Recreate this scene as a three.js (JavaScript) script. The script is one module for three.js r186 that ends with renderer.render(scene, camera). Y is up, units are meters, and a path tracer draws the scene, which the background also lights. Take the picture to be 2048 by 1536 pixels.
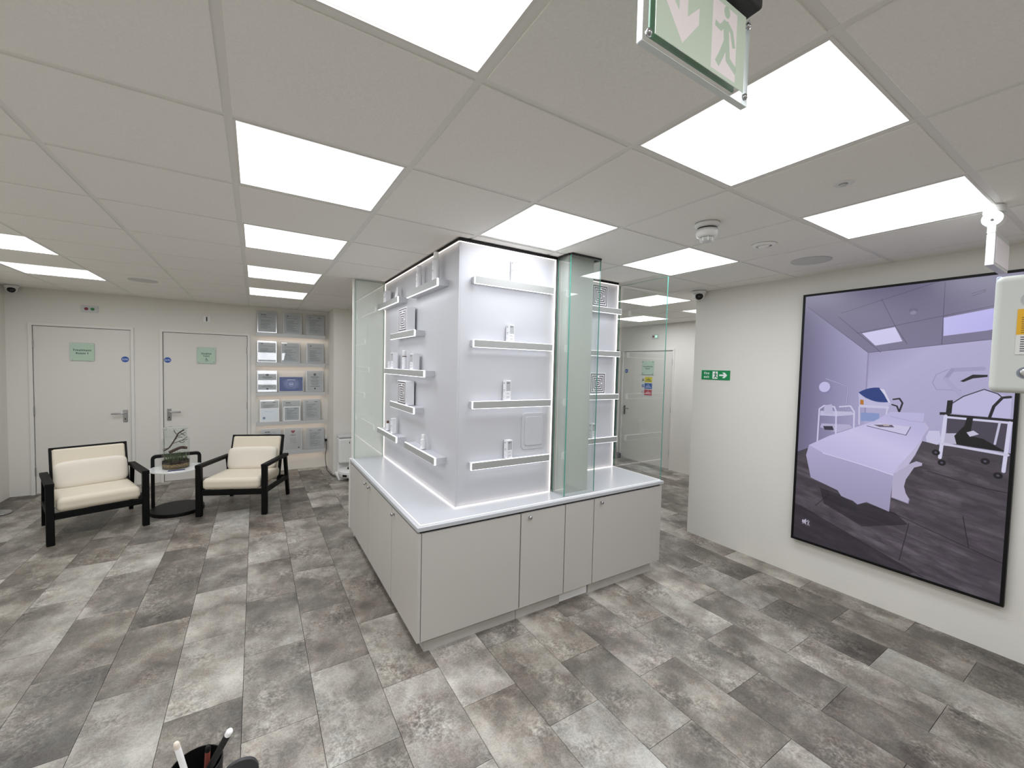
import * as THREE from 'three';
import { RoundedBoxGeometry } from 'three/addons/geometries/RoundedBoxGeometry.js';
import { ImprovedNoise } from 'three/addons/math/ImprovedNoise.js';
import { mergeGeometries } from 'three/addons/utils/BufferGeometryUtils.js';
import { RectAreaLightUniformsLib } from 'three/addons/lights/RectAreaLightUniformsLib.js';

// ---------------------------------------------------------------- camera, exposure
const scene = new THREE.Scene();
scene.background = new THREE.Color(0x0b0b0b);
const camera = new THREE.PerspectiveCamera(2 * Math.atan(768 / 821.8) * 180 / Math.PI, 2048 / 1536, 0.03, 60);
camera.position.set(0, 1.635, 0);
camera.rotation.set(-0.04108, -0.55896, 0.02393, 'YXZ');
const renderer = new THREE.WebGLRenderer({ antialias: true });
renderer.toneMapping = THREE.LinearToneMapping;
renderer.toneMappingExposure = 1.33;
renderer.shadowMap.enabled = true;
RectAreaLightUniformsLib.init();

const PANEL = 7.2;          // ceiling LED panels
const STRIP = 2.3;         // LED lines round the display faces
const SHELF_LED = 4.2;      // LED under display shelves
const ALCOVE_LED = 4.5;     // LED under certificate shelves

// ---------------------------------------------------------------- measures (metres)
const CE = 2.419, ZB = -7.004, XL = -2.4, XR = 3.739, XC = 5.8, ZR = -2.54, ZN = 2.4, ZA = -6.42, XA = 0.966;
const GX0 = -2.474, GZ0 = 0.759;      // ceiling grid lines: GX0 + 0.6 i, GZ0 - 0.6 j

// ---------------------------------------------------------------- helpers
let seed = 7;
const rnd = () => { seed = (seed * 1664525 + 1013904223) >>> 0; return seed / 4294967296; };
const noise = new ImprovedNoise();
const fbm = (x, y, z, o) => { let a = 0.5, s = 0, f = 1; for (let i = 0; i < o; i++) { s += a * noise.noise(x * f, y * f, z + i * 7.3); a *= 0.5; f *= 2.03; } return s; };
const names = new Map();
const numbered = n => { const k = names.get(n) || 0; names.set(n, k + 1); return k ? `${n}_${String(k).padStart(3, '0')}` : n; };
const dress = m => { m.castShadow = true; m.receiveShadow = true; return m; };
function thing(name, label, category, [x, y, z] = [0, 0, 0], turn = 0, group) {
  const o = new THREE.Group(); o.name = numbered(name); scene.add(o);
  o.position.set(x, y, z); o.rotation.y = turn; o.userData = { label, category };
  if (group) o.userData.group = group;
  return o;
}
function part(name, geo, mat, parent) { const m = dress(new THREE.Mesh(geo, mat)); m.name = name; parent.add(m); return m; }
function single(name, geo, mat, label, category, group) {
  const m = dress(new THREE.Mesh(geo, mat)); m.name = numbered(name); m.userData = { label, category }; if (group) m.userData.group = group; scene.add(m); return m;
}
function structure(name, label, category) { const o = new THREE.Group(); o.name = name; o.userData = { kind: 'structure', label, category }; scene.add(o); return o; }
function structMesh(name, geo, mat, label, category) { const m = dress(new THREE.Mesh(geo, mat)); m.name = name; m.userData = { kind: 'structure', label, category }; scene.add(m); return m; }
function metreUV(g) {   // uv in metres on a box-like geometry
  const p = g.attributes.position, n = g.attributes.normal, uv = g.attributes.uv;
  for (let i = 0; i < p.count; i++) {
    const nx = Math.abs(n.getX(i)), ny = Math.abs(n.getY(i)), nz = Math.abs(n.getZ(i));
    if (nx >= ny && nx >= nz) uv.setXY(i, p.getZ(i), p.getY(i)); else if (ny >= nz) uv.setXY(i, p.getX(i), p.getZ(i)); else uv.setXY(i, p.getX(i), p.getY(i));
  }
  return g;
}
const box = (x0, x1, y0, y1, z0, z1) => metreUV(new THREE.BoxGeometry(x1 - x0, y1 - y0, z1 - z0).translate((x0 + x1) / 2, (y0 + y1) / 2, (z0 + z1) / 2));
const rbox = (x0, x1, y0, y1, z0, z1, r, s = 2) => metreUV(new RoundedBoxGeometry(x1 - x0, y1 - y0, z1 - z0, s, r).translate((x0 + x1) / 2, (y0 + y1) / 2, (z0 + z1) / 2));
const cyl = (r0, r1, h, s = 28) => new THREE.CylinderGeometry(r0, r1, h, s);
const lathe = (pts, s = 36) => new THREE.LatheGeometry(pts.map(p => new THREE.Vector2(p[0], p[1])), s);
const tube = (pts, r, seg = 24, rs = 8) => new THREE.TubeGeometry(new THREE.CatmullRomCurve3(pts.map(p => new THREE.Vector3(...p))), seg, r, rs, false);
function beam(a, b, w, d, up = [0, 0, 1]) {      // a bar from a to b, w wide across `up`, d along `up`
  const A = new THREE.Vector3(...a), B = new THREE.Vector3(...b), y = B.clone().sub(A), L = y.length(); y.normalize();
  const x = new THREE.Vector3().crossVectors(y, new THREE.Vector3(...up)).normalize(), z = new THREE.Vector3().crossVectors(x, y);
  const g = metreUV(new RoundedBoxGeometry(w, L, d, 2, Math.min(w, d) * 0.14));
  return g.applyMatrix4(new THREE.Matrix4().makeBasis(x, y, z).setPosition(A.add(B).multiplyScalar(0.5)));
}
function rectLight(parent, pos, dir, axis, w, h, intensity, color = 0xffffff) {
  const l = new THREE.RectAreaLight(color, intensity, w, h);
  const z = new THREE.Vector3(...dir).normalize().negate(), x = new THREE.Vector3(...axis).normalize(), y = new THREE.Vector3().crossVectors(z, x).normalize();
  l.quaternion.setFromRotationMatrix(new THREE.Matrix4().makeBasis(x, y, z)); l.position.set(...pos); parent.add(l); return l;
}
function canvasTex(w, h, draw) {
  const c = document.createElement('canvas'); c.width = w; c.height = h; const g = c.getContext('2d'); draw(g, w, h);
  const t = new THREE.CanvasTexture(c); t.colorSpace = THREE.SRGBColorSpace; t.magFilter = THREE.LinearFilter; return t;
}
function noiseTex(n, fn, srgb, rep = 1) {
  const d = new Uint8Array(n * n * 4);
  for (let y = 0; y < n; y++) for (let x = 0; x < n; x++) { const v = fn(x / n, y / n), k = 4 * (y * n + x); d[k] = v[0]; d[k + 1] = v[1]; d[k + 2] = v[2]; d[k + 3] = 255; }
  const t = new THREE.DataTexture(d, n, n); t.magFilter = THREE.LinearFilter; t.minFilter = THREE.LinearMipmapLinearFilter; t.generateMipmaps = true;
  t.wrapS = t.wrapT = THREE.RepeatWrapping; t.repeat.set(rep, rep); if (srgb) t.colorSpace = THREE.SRGBColorSpace; t.needsUpdate = true; return t;
}
const printPlane = (w, h) => new THREE.BoxGeometry(w, h, 0.0012);

// ---------------------------------------------------------------- materials
const wrap = (f, x, y, n) => { const a = f(x, y), b = f(x - 1, y), c = f(x, y - 1), d = f(x - 1, y - 1); return (a * (1 - x) + b * x) * (1 - y) + (c * (1 - x) + d * x) * y; };
const grey = v => { const k = Math.max(0, Math.min(255, v)); return [k, k, k]; };
const grainTex = noiseTex(256, (x, y) => grey(128 + 190 * wrap((a, b) => fbm(a * 24, b * 24, 3.1, 4), x, y)), false, 3);
const weaveTex = noiseTex(256, (x, y) => grey(128 + 120 * wrap((a, b) => fbm(a * 40, b * 40, 8.2, 3), x, y) + 40 * Math.sin(x * 256 * Math.PI / 4) * Math.sin(y * 256 * Math.PI / 4)), false, 6);
const speckTex = noiseTex(512, (x, y) => { const v = wrap((a, b) => fbm(a * 70, b * 70, 5.5, 3), x, y); return grey(249 + 12 * v); }, true, 2.5);
const std = (color, roughness = 0.6, o = {}) => new THREE.MeshStandardMaterial({ color, roughness, ...o });
const M = {
  wall: std(0xe0ddd4, 0.75, { bumpMap: grainTex, bumpScale: 0.0006 }),
  door: std(0xdedad2, 0.5, { bumpMap: grainTex, bumpScale: 0.0002 }),
  trim: std(0xe2dfd8, 0.5), tile: std(0xf8f5ee, 0.9, { map: speckTex, bumpMap: grainTex, bumpScale: 0.0004 }),
  bar: std(0xe8e6e0, 0.55), gap: std(0x1c1b1a, 0.9), slab: std(0x6d6b68, 0.9),
  cabinet: std(0xbab6af, 0.42, { bumpMap: grainTex, bumpScale: 0.00015 }), worktop: std(0xb6b7b9, 0.28, { bumpMap: grainTex, bumpScale: 0.0001 }),
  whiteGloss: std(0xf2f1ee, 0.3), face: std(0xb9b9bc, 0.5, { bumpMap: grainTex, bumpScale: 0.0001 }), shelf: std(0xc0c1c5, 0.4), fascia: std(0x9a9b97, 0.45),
  pillar: std(0xb3b5af, 0.6), black: new THREE.MeshPhysicalMaterial({ color: 0x060606, roughness: 0.5, specularIntensity: 0.5 }), blackWood: new THREE.MeshPhysicalMaterial({ color: 0x050505, roughness: 0.55, specularIntensity: 0.35, bumpMap: grainTex, bumpScale: 0.0002 }), darkGrey: std(0x2d2d2e, 0.55),
  chrome: std(0xb9b9ba, 0.22, { metalness: 1 }), steel: std(0xa19e99, 0.35, { metalness: 0.9 }), darkMetal: std(0x3a3a3a, 0.4, { metalness: 0.6 }),
  cream: std(0xd6ccb8, 0.95, { bumpMap: weaveTex, bumpScale: 0.0012 }), creamLight: std(0xddd5c6, 0.95, { bumpMap: weaveTex, bumpScale: 0.0012 }),
  plastic: std(0xe6e6e2, 0.35), plasticGrey: std(0xc9cac8, 0.4), lens: std(0x08080a, 0.08),
  paper: std(0xeeeeea, 0.8), alu: std(0xc5c6c6, 0.3, { metalness: 0.7 }), bottle: std(0xdedee0, 0.28), brown: std(0x5f4334, 0.45), carton: std(0xdcdcde, 0.5),
  glow: new THREE.MeshStandardMaterial({ color: 0xffffff, emissive: 0xffffff, emissiveIntensity: 0.95, roughness: 0.6 }),
  glowWarm: new THREE.MeshStandardMaterial({ color: 0xffffff, emissive: 0xfff0e6, emissiveIntensity: 1.15, roughness: 0.6 }),
  acrylicGlow: new THREE.MeshStandardMaterial({ color: 0xffffff, emissive: 0xf6f8ff, emissiveIntensity: 1.3, roughness: 0.4 }),
  glass: new THREE.MeshPhysicalMaterial({ color: 0xfcfefd, roughness: 0.02, transmission: 1, thickness: 0, ior: 1.5 }),
  glassEdge: std(0x4c9483, 0.2), clear: new THREE.MeshPhysicalMaterial({ color: 0xffffff, roughness: 0.02, transmission: 1, thickness: 0, ior: 1.45 }),
};

// ---------------------------------------------------------------- floor: planks of stone-look vinyl
{
  const COLS = 8, ROWS = 4, N = 2048, cw = N / COLS, ch = N / ROWS, data = new Uint8Array(N * N * 4);
  const dark = [64, 59, 54], mid = [128, 122, 113], light = [200, 196, 187];
  for (let cy = 0; cy < ROWS; cy++) for (let cx = 0; cx < COLS; cx++) {
    const sx = rnd() * 200, sy = rnd() * 200, tone = (rnd() - 0.5) * 0.78, warm = (rnd() - 0.5) * 3, gx = rnd() - 0.5, gy = rnd() - 0.5, st = 0.6 + rnd() * 0.8;
    for (let y = 0; y < ch; y++) for (let x = 0; x < cw; x++) {
      const u = x / cw * 0.3, v = y / ch * 0.6, px = sx + u, py = sy + v;
      const wx = 0.05 * noise.noise(px * 9, py * 9, 1.2), wy = 0.05 * noise.noise(px * 9, py * 9, 4.7);
      let n = 0.8 * noise.noise((px + wx) * 4.2 * st, (py + wy) * 4.2, 0.4) + 0.42 * noise.noise((px + wx) * 13, (py + wy) * 10, 9.1);
      const blotch = noise.noise(px * 38, py * 30, 2.2), fine = noise.noise(px * 105 + 1.5 * blotch, py * 95, 6.3), fleck = 1 - 2.4 * Math.abs(noise.noise(px * 62, py * 50, 7.9)), mask = Math.max(0, noise.noise(px * 7 + 31, py * 7, 5.5) + 0.12);
      n += 0.36 * blotch * (0.4 + 1.4 * mask) + 0.42 * fine * (0.6 + 1.4 * mask) + 0.16 * fleck * mask + 0.3 * noise.noise(px * 260, py * 240, 3.3) + 0.1 * (rnd() - 0.5) + tone + 0.7 * (gx * (u / 0.3 - 0.5) + gy * (v / 0.6 - 0.5)) ;
      n = Math.max(-1, Math.min(1, n * 0.84));
      const hue = 4 * noise.noise(px * 16, py * 16, 12.5) + warm, k = 4 * ((cy * ch + y) * N + cx * cw + x);
      const a = n < 0 ? dark : light, q = Math.pow(Math.abs(n), 0.9);
      data[k] = Math.max(0, Math.min(255, mid[0] + (a[0] - mid[0]) * q + hue * 0.7)); data[k + 1] = Math.max(0, Math.min(255, mid[1] + (a[1] - mid[1]) * q - hue * 0.15)); data[k + 2] = Math.max(0, Math.min(255, mid[2] + (a[2] - mid[2]) * q - hue * 0.4)); data[k + 3] = 255;
    }
  }
  const tex = new THREE.DataTexture(data, N, N); tex.colorSpace = THREE.SRGBColorSpace; tex.magFilter = THREE.LinearFilter; tex.minFilter = THREE.LinearMipmapLinearFilter; tex.generateMipmaps = true; tex.anisotropy = 8; tex.needsUpdate = true;
  const mats = [0xffffff, 0xf4f2ee, 0xe9e8e5, 0xf8f7f4].map(c => std(c, 0.45, { map: tex, bumpMap: grainTex, bumpScale: 0.0003 }));
  const floor = structure('floor', 'grey stone-look vinyl plank floor laid in running bond', 'floor');
  part('subfloor', box(XL - 0.15, XC + 0.15, -0.12, -0.004, ZB - 0.15, ZN + 0.15), M.gap, floor);
  const W = 0.2985, L = 0.6025, G = 0.0011;
  const plank = (x0, x1, z0, z1, X0, Z0, v) => {          // uv follow the plank's own cell in the sheet
    const g = box(x0 + G, x1 - G, -0.004, 0, z0 + G, z1 - G), p = g.attributes.position, uv = g.attributes.uv, cx = v % COLS, cy = Math.floor(v / COLS) % ROWS;
    for (let i = 0; i < p.count; i++) uv.setXY(i, (cx + 0.01 + 0.98 * (p.getX(i) - X0) / W) / COLS, (cy + 0.01 + 0.98 * (p.getZ(i) - Z0) / L) / ROWS);
    return g;
  };
  const shared = new Map(), list = [];
  const rooms = [[XL, XR, ZB, ZN], [XR, XC, ZA, ZR]];
  for (let k = -9; k < 21; k++) for (let m = -8; m < 10; m++) for (const [rx0, rx1, rz0, rz1] of rooms) {
    const X0 = -0.054 + W * k, Z0 = ((k & 1) ? -1.717 : -2.027) - L * m - L;
    const x0 = Math.max(X0, rx0), x1 = Math.min(X0 + W, rx1), z0 = Math.max(Z0, rz0), z1 = Math.min(Z0 + L, rz1);
    if (x1 - x0 < 0.01 || z1 - z0 < 0.01) continue;
    if (x0 > 0.85 && x1 < 2.7 && z1 < -2.25 && z0 > -3.98) continue;       // under the island
    if (x0 > XA && z1 < ZA) continue;                                     // under the boxed-in corner
    const v = Math.floor(rnd() * 32), mt = mats[Math.floor(rnd() * 4)], cx = (x0 + x1) / 2, cz = (z0 + z1) / 2;
    const c = new THREE.Vector3(cx, 0, cz); camera.updateMatrixWorld(); camera.updateProjectionMatrix(); const q = c.clone().project(camera);
    const behind = c.clone().applyMatrix4(camera.matrixWorldInverse).z > -0.2, out = behind || Math.abs(q.x) > 1.12 || q.y < -1.25;
    const hidden = x0 > 1.1 && cz < -3.2 && cz / cx < -1.05 && cx < 4.2;
    const dist = Math.hypot(cx, cz, 1.6), size = out || hidden ? 0 : (x1 - x0) * (z1 - z0) / dist ** 3;
    list.push({ x0, x1, z0, z1, X0, Z0, v, mt, size, full: x1 - x0 > W - 1e-6 && z1 - z0 > L - 1e-6 });
  }
  list.sort((a, b) => b.size - a.size);
  const rest = [];
  list.forEach((p, i) => {
    if (i < 300 && p.size > 0) {
      if (p.full) {
        if (!shared.has(p.v)) shared.set(p.v, plank(0, W, 0, L, 0, 0, p.v));
        const m = part('floor_plank', shared.get(p.v), p.mt, floor); m.position.set(p.X0, 0, p.Z0);
      } else part('floor_plank', plank(p.x0, p.x1, p.z0, p.z1, p.X0, p.Z0, p.v), p.mt, floor);
    } else rest.push(plank(p.x0, p.x1, p.z0, p.z1, p.X0, p.Z0, p.v));
  });
  const r = part('far_planks', mergeGeometries(rest), mats[1], floor); r.userData.kind = 'stuff';
}

// ---------------------------------------------------------------- ceiling: grid, tiles, LED panels
const panels = [
  [-0.074, -0.441, 'large LED ceiling panel cut off by the top edge of the picture'],
  [-0.074, -1.641, 'LED ceiling panel second in the row leading to the certificate shelves'],
  [-0.074, -2.841, 'LED ceiling panel third in the row leading to the certificate shelves'],
  [-0.074, -4.041, 'LED ceiling panel fourth in the row leading to the certificate shelves'],
  [-0.074, -5.241, 'smallest, farthest LED ceiling panel in the row leading to the certificate shelves'],
  [1.126, -0.441, 'large LED ceiling panel partly hidden behind the hanging exit sign'],
  [1.126, -1.641, 'LED ceiling panel touching the top of the lit display column'],
  [2.326, -0.441, 'LED ceiling panel beside the small white hanging sign'],
  [2.326, -1.641, 'LED ceiling panel just above the right-hand glass fin of the display island'],
  [-1.874, -4.041, 'nearer of the two LED ceiling panels cut by the left picture edge'],
  [-1.874, -5.241, 'LED ceiling panel in front of the door marked Treatment Room 1'],
  [3.526, -2.841, 'nearer LED ceiling panel seen through the glass fin over the passage'],
  [4.726, -2.841, 'LED ceiling panel peeping out behind the right wall under the security camera'],
  [4.726, -4.041, 'farther LED ceiling panel seen through the glass fin over the passage'],
  ...[[-0.074, 0.759], [1.126, 0.759], [2.326, 0.759], [-1.874, -0.441], [-1.874, -1.641], [-1.874, -2.841], [-1.874, 0.759]].map(p => [...p, 'LED ceiling panel out of view beside or behind the camera', 'LED ceiling panels out of view']),
];
{
  const ceiling = structure('ceiling', 'suspended white tile ceiling in a square grid', 'ceiling');
  part('ceiling_deck', box(XL - 0.15, XC + 0.15, CE + 0.04, CE + 0.16, ZB - 0.15, ZN + 0.15), M.slab, ceiling);
  const rooms = [[XL, XR, ZB, ZN], [XR, XC, ZA, ZR]], full = metreUV(new RoundedBoxGeometry(0.576, 0.016, 0.576, 1, 0.0015));
  const isPanel = (x, z) => panels.some(p => Math.abs(p[0] - x) < 0.05 && Math.abs(p[1] - z) < 0.05);
  for (const [rx0, rx1, rz0, rz1] of rooms) for (let i = 0; i < 15; i++) for (let j = -4; j < 14; j++) {
    const gx = GX0 + 0.6 * i, gz = GZ0 - 0.6 * j;                      // the cell spans gz-0.6 .. gz
    if (isPanel(gx, gz)) continue;
    const x0 = Math.max(gx + 0.011, rx0), x1 = Math.min(gx + 0.589, rx1), z0 = Math.max(gz - 0.589, rz0), z1 = Math.min(gz - 0.011, rz1);
    if (x1 - x0 < 0.015 || z1 - z0 < 0.015) continue;
    if (x1 - x0 > 0.577 && z1 - z0 > 0.577) { const m = part('ceiling_tile', full, M.tile, ceiling); m.position.set(gx + 0.3, CE + 0.008, gz - 0.3); m.rotation.y = Math.PI / 2 * Math.floor(rnd() * 4); }
    else part('ceiling_tile', box(x0, x1, CE, CE + 0.016, z0, z1), M.tile, ceiling);
  }
  for (let i = 0; i < 15; i++) { const x = GX0 + 0.6 * i; if (x < XL || x > XC) continue; part('grid_bar', x < XR ? box(x - 0.0125, x + 0.0125, CE + 0.0035, CE + 0.03, ZB, ZN) : box(x - 0.0125, x + 0.0125, CE + 0.0035, CE + 0.03, ZA, ZR), M.bar, ceiling); }
  for (let j = -3; j < 14; j++) { const z = GZ0 - 0.6 * j; if (z < ZB || z > ZN) continue; part('grid_bar', box(XL, z < ZR && z > ZA ? XC : XR, CE + 0.004, CE + 0.0305, z - 0.0125, z + 0.0125), M.bar, ceiling); }
  const rim = new THREE.Shape([[-0.288, -0.288], [0.288, -0.288], [0.288, 0.288], [-0.288, 0.288]].map(p => new THREE.Vector2(...p)));
  rim.holes.push(new THREE.Path([[-0.279, -0.279], [-0.279, 0.279], [0.279, 0.279], [0.279, -0.279]].map(p => new THREE.Vector2(...p))));
  const rimGeo = new THREE.ExtrudeGeometry(rim, { depth: 0.012, bevelEnabled: false }).rotateX(Math.PI / 2).translate(0, 0.014, 0), dif = new THREE.BoxGeometry(0.56, 0.006, 0.56).translate(0, 0.012, 0);
  for (const [x, z, label, group] of panels) {
    const t = thing('ceiling_light', label, 'ceiling light', [x + 0.3, CE, z - 0.3], 0, group || 'square LED panels in the ceiling grid');
    part('frame', rimGeo, M.trim, t); part('diffuser', dif, M.glow, t);
    rectLight(t, [0, 0.007, 0], [0, -1, 0], [1, 0, 0], 0.556, 0.556, PANEL, 0xf2f6ff);
  }
}

// ---------------------------------------------------------------- walls
function wallWithHoles(w0, w1, y0, y1, holes, depth) {
  const s = new THREE.Shape([[w0, y0], [w1, y0], [w1, y1], [w0, y1]].map(p => new THREE.Vector2(...p)));
  for (const [a, b, c, d] of holes) s.holes.push(new THREE.Path([[a, c], [a, d], [b, d], [b, c]].map(p => new THREE.Vector2(...p))));
  return new THREE.ExtrudeGeometry(s, { depth, bevelEnabled: false });
}
structMesh('wall_back', wallWithHoles(XL - 0.15, XC + 0.15, 0, CE + 0.04, [[-2.195, -1.338, 0.0005, 1.99], [-1.03, -0.092, 0.0005, 1.99]], 0.14).translate(0, 0, ZB - 0.14), M.wall, 'off-white painted back wall with two doors', 'wall');
structMesh('wall_left', box(XL - 0.15, XL, 0, CE + 0.04, ZB, ZN), M.wall, 'off-white wall at the far left edge', 'wall');
structMesh('wall_right', box(XR, XR + 0.15, 0, CE + 0.04, ZR, ZN), M.wall, 'white wall carrying the large portrait screen', 'wall');
structMesh('wall_passage', box(XR + 0.15, XC, 0, CE + 0.04, ZR, ZR + 0.14), M.wall, 'white wall of the passage behind the screen wall', 'wall');
structMesh('wall_corridor', wallWithHoles(ZA - 0.2, ZR + 0.2, 0, CE + 0.04, [[-5.385, -4.318, 0.0005, 1.975]], 0.14).rotateY(-Math.PI / 2).translate(XC + 0.14, 0, 0), M.wall, 'white passage wall with the consultation room door', 'wall');
structMesh('wall_alcove', box(XA, XC, 0, CE + 0.04, ZB, ZA), M.wall, 'boxed-in wall corner beside the certificate shelves', 'wall');
structMesh('wall_rear', box(XL - 0.15, XR + 0.15, 0, CE + 0.04, ZN, ZN + 0.14), M.wall, 'white wall behind the camera', 'wall');

// ---------------------------------------------------------------- doors (local: leaf centred on x, front face towards +z)
function door(name, label, pos, turn, w, h, hingeSide) {
  const d = structure(name, label, 'door'); d.position.set(...pos); d.rotation.y = turn;
  part('door_leaf', box(-w / 2, w / 2, 0.008, h, -0.05, -0.006), M.door, d);
  const fw = 0.034, gp = 0.007;
  const fr = new THREE.Shape([[-w / 2 - fw, 0.0], [-w / 2 - gp, 0.0], [-w / 2 - gp, h + gp], [w / 2 + gp, h + gp], [w / 2 + gp, 0], [w / 2 + fw, 0], [w / 2 + fw, h + fw + 0.004], [-w / 2 - fw, h + fw + 0.004]].map(p => new THREE.Vector2(...p)));
  part('door_frame', new THREE.ExtrudeGeometry(fr, { depth: 0.014, bevelEnabled: true, bevelSize: 0.002, bevelThickness: 0.002, bevelSegments: 2 }), M.trim, d);
  part('gap_shade_board', box(-w / 2 - gp, w / 2 + gp, 0.001, h + gp, -0.075, -0.052), M.gap, d);  // near-black sheet behind the leaf puts the shade of its gaps into colour
  for (const y of [0.27, 0.99, 1.78]) { const k = part('hinge', cyl(0.009, 0.009, 0.1, 12), M.steel, d); k.position.set(hingeSide * (w / 2 + 0.004), y, 0.006); }
  const hx = -hingeSide * (w / 2 - 0.055), s = hingeSide;
  const hd = part('door_handle', rbox(hx - 0.022, hx + 0.022, 0.82, 0.98, -0.006, 0.004, 0.004), M.chrome, d);
  part('lever', tube([[hx, 0.935, 0.0], [hx, 0.935, 0.035], [hx + s * 0.012, 0.935, 0.046], [hx + s * 0.06, 0.934, 0.048], [hx + s * 0.125, 0.932, 0.046]], 0.009, 30, 10), M.chrome, hd);
  const kh = part('keyhole', cyl(0.007, 0.007, 0.004, 12), M.black, hd); kh.rotation.x = Math.PI / 2; kh.position.set(hx, 0.86, 0.004);
  return d;
}
door('door_1', 'white door marked Treatment Room 1', [-1.7665, 0, ZB], 0, 0.843, 1.983, -1);
door('door_2', 'white accessible toilet door behind the side table', [-0.561, 0, ZB], 0, 0.924, 1.983, 1);
door('door_3', 'white consultation room door in the passage, seen through glass', [XC, 0, -4.8515], -Math.PI / 2, 1.053, 1.968, 1);

// ---------------------------------------------------------------- signs on doors
const F = 'sans-serif';
function doorSign(label, pos, turn, w, h, draw) {
  const t = thing('door_sign', label, 'sign', pos, turn, 'sage green acrylic door signs');
  const tex = canvasTex(512, 512, (g, W, H) => { g.fillStyle = '#b9d0bb'; g.fillRect(0, 0, W, H); g.fillStyle = '#2c3a33'; g.textAlign = 'center'; draw(g, W, H); });
  part('plate', box(-w / 2, w / 2, -h / 2, h / 2, 0.008, 0.013), std(0xaecab4, 0.2), t);
  const p = part('print', printPlane(w * 0.995, h * 0.995), std(0xffffff, 0.25, { map: tex }), t); p.position.z = 0.0136;
  for (const [a, b] of [[-1, -1], [1, -1], [-1, 1], [1, 1]]) { const k = part('standoff', cyl(0.0075, 0.0075, 0.017, 16), M.chrome, t); k.rotation.x = Math.PI / 2; k.position.set(a * (w / 2 - 0.017), b * (h / 2 - 0.017), 0.0085); }
  return t;
}
const wheelchair = (g, x, y, s) => {
  g.save(); g.translate(x, y); g.scale(s, s); g.strokeStyle = g.fillStyle = '#20262a'; g.lineWidth = 9; g.lineCap = 'round'; g.lineJoin = 'round';
  g.beginPath(); g.arc(-4, -46, 9, 0, 7); g.fill(); g.beginPath(); g.moveTo(-4, -32); g.lineTo(0, 4); g.lineTo(26, 4); g.lineTo(38, 34); g.lineTo(48, 30); g.stroke(); g.beginPath(); g.moveTo(-2, -16); g.lineTo(22, -16); g.stroke();
  g.lineWidth = 7; g.beginPath(); g.arc(-2, 16, 29, -2.2, 0.85, true); g.stroke(); g.restore();
};
doorSign('sage acrylic sign reading Treatment Room 1 on the left door', [-1.779, 1.695, ZB - 0.006], 0, 0.209, 0.216, g => { g.font = `bold 78px ${F}`; g.fillText('Treatment', 256, 235); g.fillText('Room 1', 256, 325); });
doorSign('sage acrylic Disabled Toilet sign with wheelchair symbol', [-0.568, 1.695, ZB - 0.006], 0, 0.202, 0.219, g => { g.font = `bold 68px ${F}`; g.fillText('Disabled', 256, 225); g.fillText('Toilet', 256, 300); wheelchair(g, 256, 395, 1.15); });
doorSign('pale acrylic sign reading Consultation Room in the passage', [XC + 0.006, 1.68, -4.82], -Math.PI / 2, 0.25, 0.235, g => { g.font = `bold 70px ${F}`; g.fillText('Consultation', 256, 235); g.fillText('Room', 256, 315); });
function fireDisc(label, pos, turn) {
  const t = thing('fire_door_disc', label, 'sign', pos, turn, 'blue fire door discs');
  const tex = canvasTex(256, 256, g => { g.fillStyle = '#1c4fa0'; g.fillRect(0, 0, 256, 256); g.fillStyle = '#eef2fa'; g.textAlign = 'center'; g.font = `bold 46px ${F}`; g.fillText('Fire door', 128, 118); g.fillText('keep shut', 128, 168); });
  const g = cyl(0.036, 0.036, 0.003, 32); g.rotateX(Math.PI / 2); part('disc', g, std(0x1c4fa0, 0.4), t);
  const c = new THREE.CircleGeometry(0.035, 32); const p = part('print', c, std(0xffffff, 0.4, { map: tex }), t); p.position.z = 0.0018;
}
fireDisc('blue round fire door disc on the Treatment Room 1 door', [-1.396, 1.616, ZB - 0.0045], 0);
fireDisc('blue round fire door disc on the accessible toilet door', [-0.98, 1.62, ZB - 0.0045], 0);
fireDisc('blue round fire door disc on the consultation room door', [XC + 0.0045, 1.615, -5.31], -Math.PI / 2);
{ // warning notice of three coloured strips
  const t = thing('warning_notice', 'white notice with yellow, blue and red strips on consultation room door', 'notice', [XC + 0.0055, 1.36, -4.835], -Math.PI / 2);
  const tex = canvasTex(420, 640, (g, W, H) => {
    g.fillStyle = '#d3d9d6'; g.fillRect(0, 0, W, H);
    [['#d9c83a', '#3d3818', 30], ['#2a559f', '#c9d6ee', 230], ['#b23246', '#ecc6cb', 430]].forEach(([c, ink, y], i) => {
      g.fillStyle = c; g.fillRect(120, y, 285, 175); g.fillStyle = ink; [[60, 14], [150, 18], [225, 16]].forEach(([w, h], j) => g.fillRect(262 - w / 2, y + 38 + j * 42, w, h));
      if (i === 0) { g.fillStyle = '#8a7a28'; g.beginPath(); g.moveTo(60, y + 40); g.lineTo(108, y + 135); g.lineTo(12, y + 135); g.fill(); g.fillStyle = '#2e2a1a'; g.fillRect(54, y + 75, 12, 34); g.fillRect(54, y + 115, 12, 10); }
      if (i === 1) { g.fillStyle = '#2a559f'; g.beginPath(); g.arc(60, y + 88, 45, 0, 7); g.fill(); g.fillStyle = '#d8e1f0'; g.fillRect(34, y + 78, 52, 16); }
      if (i === 2) { g.strokeStyle = '#a8444f'; g.lineWidth = 10; g.beginPath(); g.arc(60, y + 88, 40, 0, 7); g.stroke(); g.beginPath(); g.moveTo(33, y + 60); g.lineTo(87, y + 116); g.stroke(); }
    });
  });
  part('sheet', box(-0.12, 0.12, -0.18, 0.18, -0.002, 0.001), M.paper, t); const p = part('print', printPlane(0.238, 0.358), std(0xffffff, 0.5, { map: tex }), t); p.position.z = 0.0017;
}
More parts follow.
